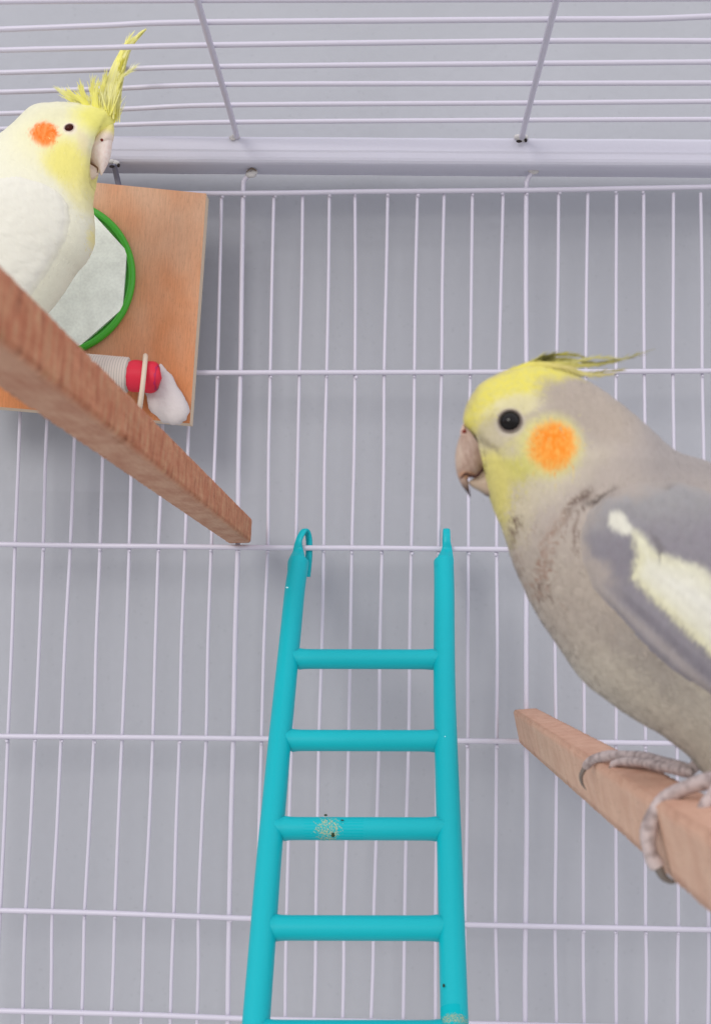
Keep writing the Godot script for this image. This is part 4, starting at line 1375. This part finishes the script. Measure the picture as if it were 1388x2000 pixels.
	for f in [
			[[[219, 240], [222, 205], [229, 165], [240, 120], [258, 84], [285, 58]], [8, 9, 8, 6, 3, 0.4], y0, y1, 0, 4],
			[[[214, 238], [216, 200], [224, 160], [235, 118], [246, 92], [266, 64]], [9, 9, 8, 6, 3, 0.4], y0, y1, 6, 10],
			[[[208, 236], [208, 205], [214, 172], [224, 140], [236, 104]], [9, 9, 7, 4, 0.5], y0, y1, -4, -6],
			[[[222, 220], [228, 190], [238, 160], [252, 148], [270, 134]], [4, 4, 3, 2, 0.3], y0, S(240, 238, 190), 10, 14],
			[[[223, 236], [225, 205], [230, 172], [236, 140], [240, 128]], [5, 6, 5, 3, 0.4], S(206, 200, 70), S(200, 192, 80), 8, 10],
			[[[200, 232], [198, 204], [204, 176], [210, 152]], [8, 8, 5, 0.5], y0, y1, 10, 16],
			[[[192, 230], [186, 204], [182, 180], [186, 158]], [8, 8, 5, 0.5], y0, y1, 8, 10],
			[[[184, 226], [174, 204], [166, 190], [163, 176]], [8, 8, 5, 0.5], y0, y1, 16, 20],
			[[[176, 226], [162, 206], [148, 194], [140, 186]], [8, 7, 4, 0.5], y0, y1, 4, 8],
			[[[166, 222], [150, 206], [134, 192], [120, 181]], [7, 7, 4, 0.5], y0, S(240, 238, 180), 10, 14],
			[[[180, 228], [170, 210], [156, 200], [146, 196]], [7, 7, 4, 0.5], y0, y1, 26, 30],
			[[[196, 236], [192, 212], [194, 192], [198, 178]], [8, 8, 5, 0.5], y0, y1, 24, 30]]:
		part("crest_feather", crest_feather(f[0], f[1], f[2], f[3], b, f[4], f[5]), M.feather, t)
	# the soft plume: fine strands that follow its sweep and draw together at the tip
	var mb := MB.new()
	var spine := [Vector3(212, 238, 17), Vector3(215, 204, 15), Vector3(224, 162, 11), Vector3(237, 120, 7.5), Vector3(254, 87, 4), Vector3(286, 57, 0.8)]
	var sp := curve(spine, 40)
	for i in 640:
		var o := rng.randfn(0.0, 0.5)
		var from := rng.randi_range(0, 16)
		var to := clampi(from + rng.randi_range(12, 30), 12, 39)
		var l0 := rng.randf_range(-12, 18)
		var flare := rng.randf_range(-0.15, 0.5) * signf(o)
		var way := []
		for q in 6:
			var k := int(lerpf(from, to, q / 5.0))
			var a := sp[maxi(k - 1, 0)]
			var c := sp[mini(k + 1, 39)]
			var t2 := Vector2(c.x - a.x, c.y - a.y).normalized()
			var off := (o + flare * q * q / 25.0) * sp[k].z
			way.append(bird_world(b, Vector2(sp[k].x, sp[k].y) + Vector2(-t2.y, t2.x) * off, l0 * (1.0 - k / 45.0)))
		var pp := curve(way, 9)
		var col := S(240, 234, 112).lerp(S(242, 238, 170), clampf(to / 40.0 + rng.randf_range(-0.3, 0.3), 0.0, 1.0)) * rng.randf_range(0.94, 1.04)
		col.a = 1.0
		for q in 8:
			var t3 := (pp[q + 1] - pp[q]).cross(b.nrm).normalized() * mpp(b.z0)
			var w0: float = [0.8, 1.2, 1.3, 1.2, 1.1, 0.9, 0.7, 0.45, 0.15][q]
			var w1: float = [0.8, 1.2, 1.3, 1.2, 1.1, 0.9, 0.7, 0.45, 0.15][q + 1]
			mb.quad(mb.add(pp[q] - t3 * w0, b.nrm, Vector2.ZERO, col), mb.add(pp[q] + t3 * w0, b.nrm, Vector2.ZERO, col), mb.add(pp[q + 1] + t3 * w1, b.nrm, Vector2.ZERO, col), mb.add(pp[q + 1] - t3 * w1, b.nrm, Vector2.ZERO, col))
	# loose barbs among the crest
	for i in 1000:
		var a := rng.randf()
		var root := Vector2(lerpf(150, 222, a) + rng.randf_range(-6, 6), lerpf(224, 222, a) + rng.randf_range(-4, 14))
		var tall := lerpf(26, 58, a * a) * rng.randf_range(0.5, 1.15)
		var ang := lerpf(-2.5, -1.38, a) + rng.randfn(0.0, 0.16)
		var r3 := bird_world(b, root, rng.randf_range(-16, 22))
		var u := mpp(b.z0)
		var d := (Vector3(cos(ang), -sin(ang), 0) + b.nrm * rng.randf_range(-0.2, 0.25)).normalized()
		blade(mb, r3, b.nrm, d, tall * u, 0.9 * u, rng.randf_range(-3, 3) * u, y0, S(242, 240, 190))
	var barbs := part("crest_barbs", mb, M.feather, t)
	barbs.set_meta("kind", "stuff")

# ---------------------------------------------------------------- the scene
func _ready() -> void:
	# camera: from the vanishing points of the uprights and of the perches
	var d := Vector3(66.0 / F, -240.0 / F, -1.0).normalized()          # the panel's normal (away), seen in the camera
	var u := Vector3(425.0, 23000.0, -2350.0).normalized()
	u = (u - d * u.dot(d)).normalized()
	var wz := -d
	var wx := u.cross(wz)
	cam_x = Vector3(wx.x, u.x, wz.x)
	cam_y = Vector3(wx.y, u.y, wz.y)
	cam_z = Vector3(wx.z, u.z, wz.z)
	var cam := Camera3D.new()
	cam.name = "camera"
	add_child(cam)
	cam.transform = Transform3D(Basis(cam_x, cam_y, cam_z), EYE)
	cam.fov = rad_to_deg(2.0 * atan(1000.0 / F))
	cam.near = 0.01
	cam.far = 50.0
	cam.current = true
	var sky_m := ProceduralSkyMaterial.new()
	sky_m.sky_top_color = Color(0.885, 0.88, 0.915)
	sky_m.sky_horizon_color = Color(0.89, 0.885, 0.91)
	sky_m.ground_horizon_color = Color(0.76, 0.755, 0.765)
	sky_m.ground_bottom_color = Color(0.70, 0.695, 0.70)
	sky_m.sky_curve = 0.3
	var sky := Sky.new()
	sky.sky_material = sky_m
	var env := Environment.new()
	env.background_mode = Environment.BG_SKY
	env.sky = sky
	env.tonemap_mode = Environment.TONE_MAPPER_LINEAR
	env.tonemap_exposure = 1.52
	env.sdfgi_enabled = true
	env.ssao_enabled = true
	env.ssil_enabled = true
	var we := WorldEnvironment.new()
	we.name = "environment"
	we.environment = env
	var lens := CameraAttributesPhysical.new()
	lens.frustum_focal_length = 28.0
	lens.exposure_aperture = 25.0
	lens.frustum_focus_distance = 0.42
	we.camera_attributes = lens
	add_child(we)
	var sun := DirectionalLight3D.new()
	sun.name = "sun"
	sun.light_energy = 0.29
	sun.light_angular_distance = 24.0
	sun.light_color = Color(1.0, 0.985, 0.96)
	sun.shadow_enabled = true
	add_child(sun)
	sun.look_at_from_position(Vector3.ZERO, Vector3(0.42, -0.36, -0.84), Vector3.UP)

	rng.seed = 4117
	fine.seed = 5; fine.frequency = 0.05; fine.noise_type = FastNoiseLite.TYPE_SIMPLEX_SMOOTH
	fine.fractal_octaves = 2
	soft_noise.seed = 9; soft_noise.frequency = 0.012; soft_noise.fractal_octaves = 3; soft_noise.noise_type = FastNoiseLite.TYPE_SIMPLEX_SMOOTH
	materials()

	# the wall behind the cage
	var wall := MeshInstance3D.new()
	wall.name = "wall"
	var bm := BoxMesh.new()
	bm.size = Vector3(3.0, 2.8, 0.1)
	wall.mesh = bm
	wall.position = Vector3(0, 1.4, -0.021 - 0.05)
	wall.material_override = M.wall
	wall.set_meta("kind", "structure")
	wall.set_meta("label", "plain pale grey plastered wall behind the cage")
	add_child(wall)

	cage()
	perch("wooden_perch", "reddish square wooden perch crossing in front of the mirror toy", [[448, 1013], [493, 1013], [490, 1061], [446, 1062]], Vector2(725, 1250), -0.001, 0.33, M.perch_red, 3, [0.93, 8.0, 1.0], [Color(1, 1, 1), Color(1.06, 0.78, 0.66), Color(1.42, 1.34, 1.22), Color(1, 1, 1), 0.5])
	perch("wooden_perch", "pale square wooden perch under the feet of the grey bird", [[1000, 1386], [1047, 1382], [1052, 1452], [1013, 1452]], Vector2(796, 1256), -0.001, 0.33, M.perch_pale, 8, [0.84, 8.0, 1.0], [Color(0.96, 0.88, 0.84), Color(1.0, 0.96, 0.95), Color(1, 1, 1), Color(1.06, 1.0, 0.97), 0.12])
	mirror_toy()
	ladder()
	left_bird()
	right_bird()
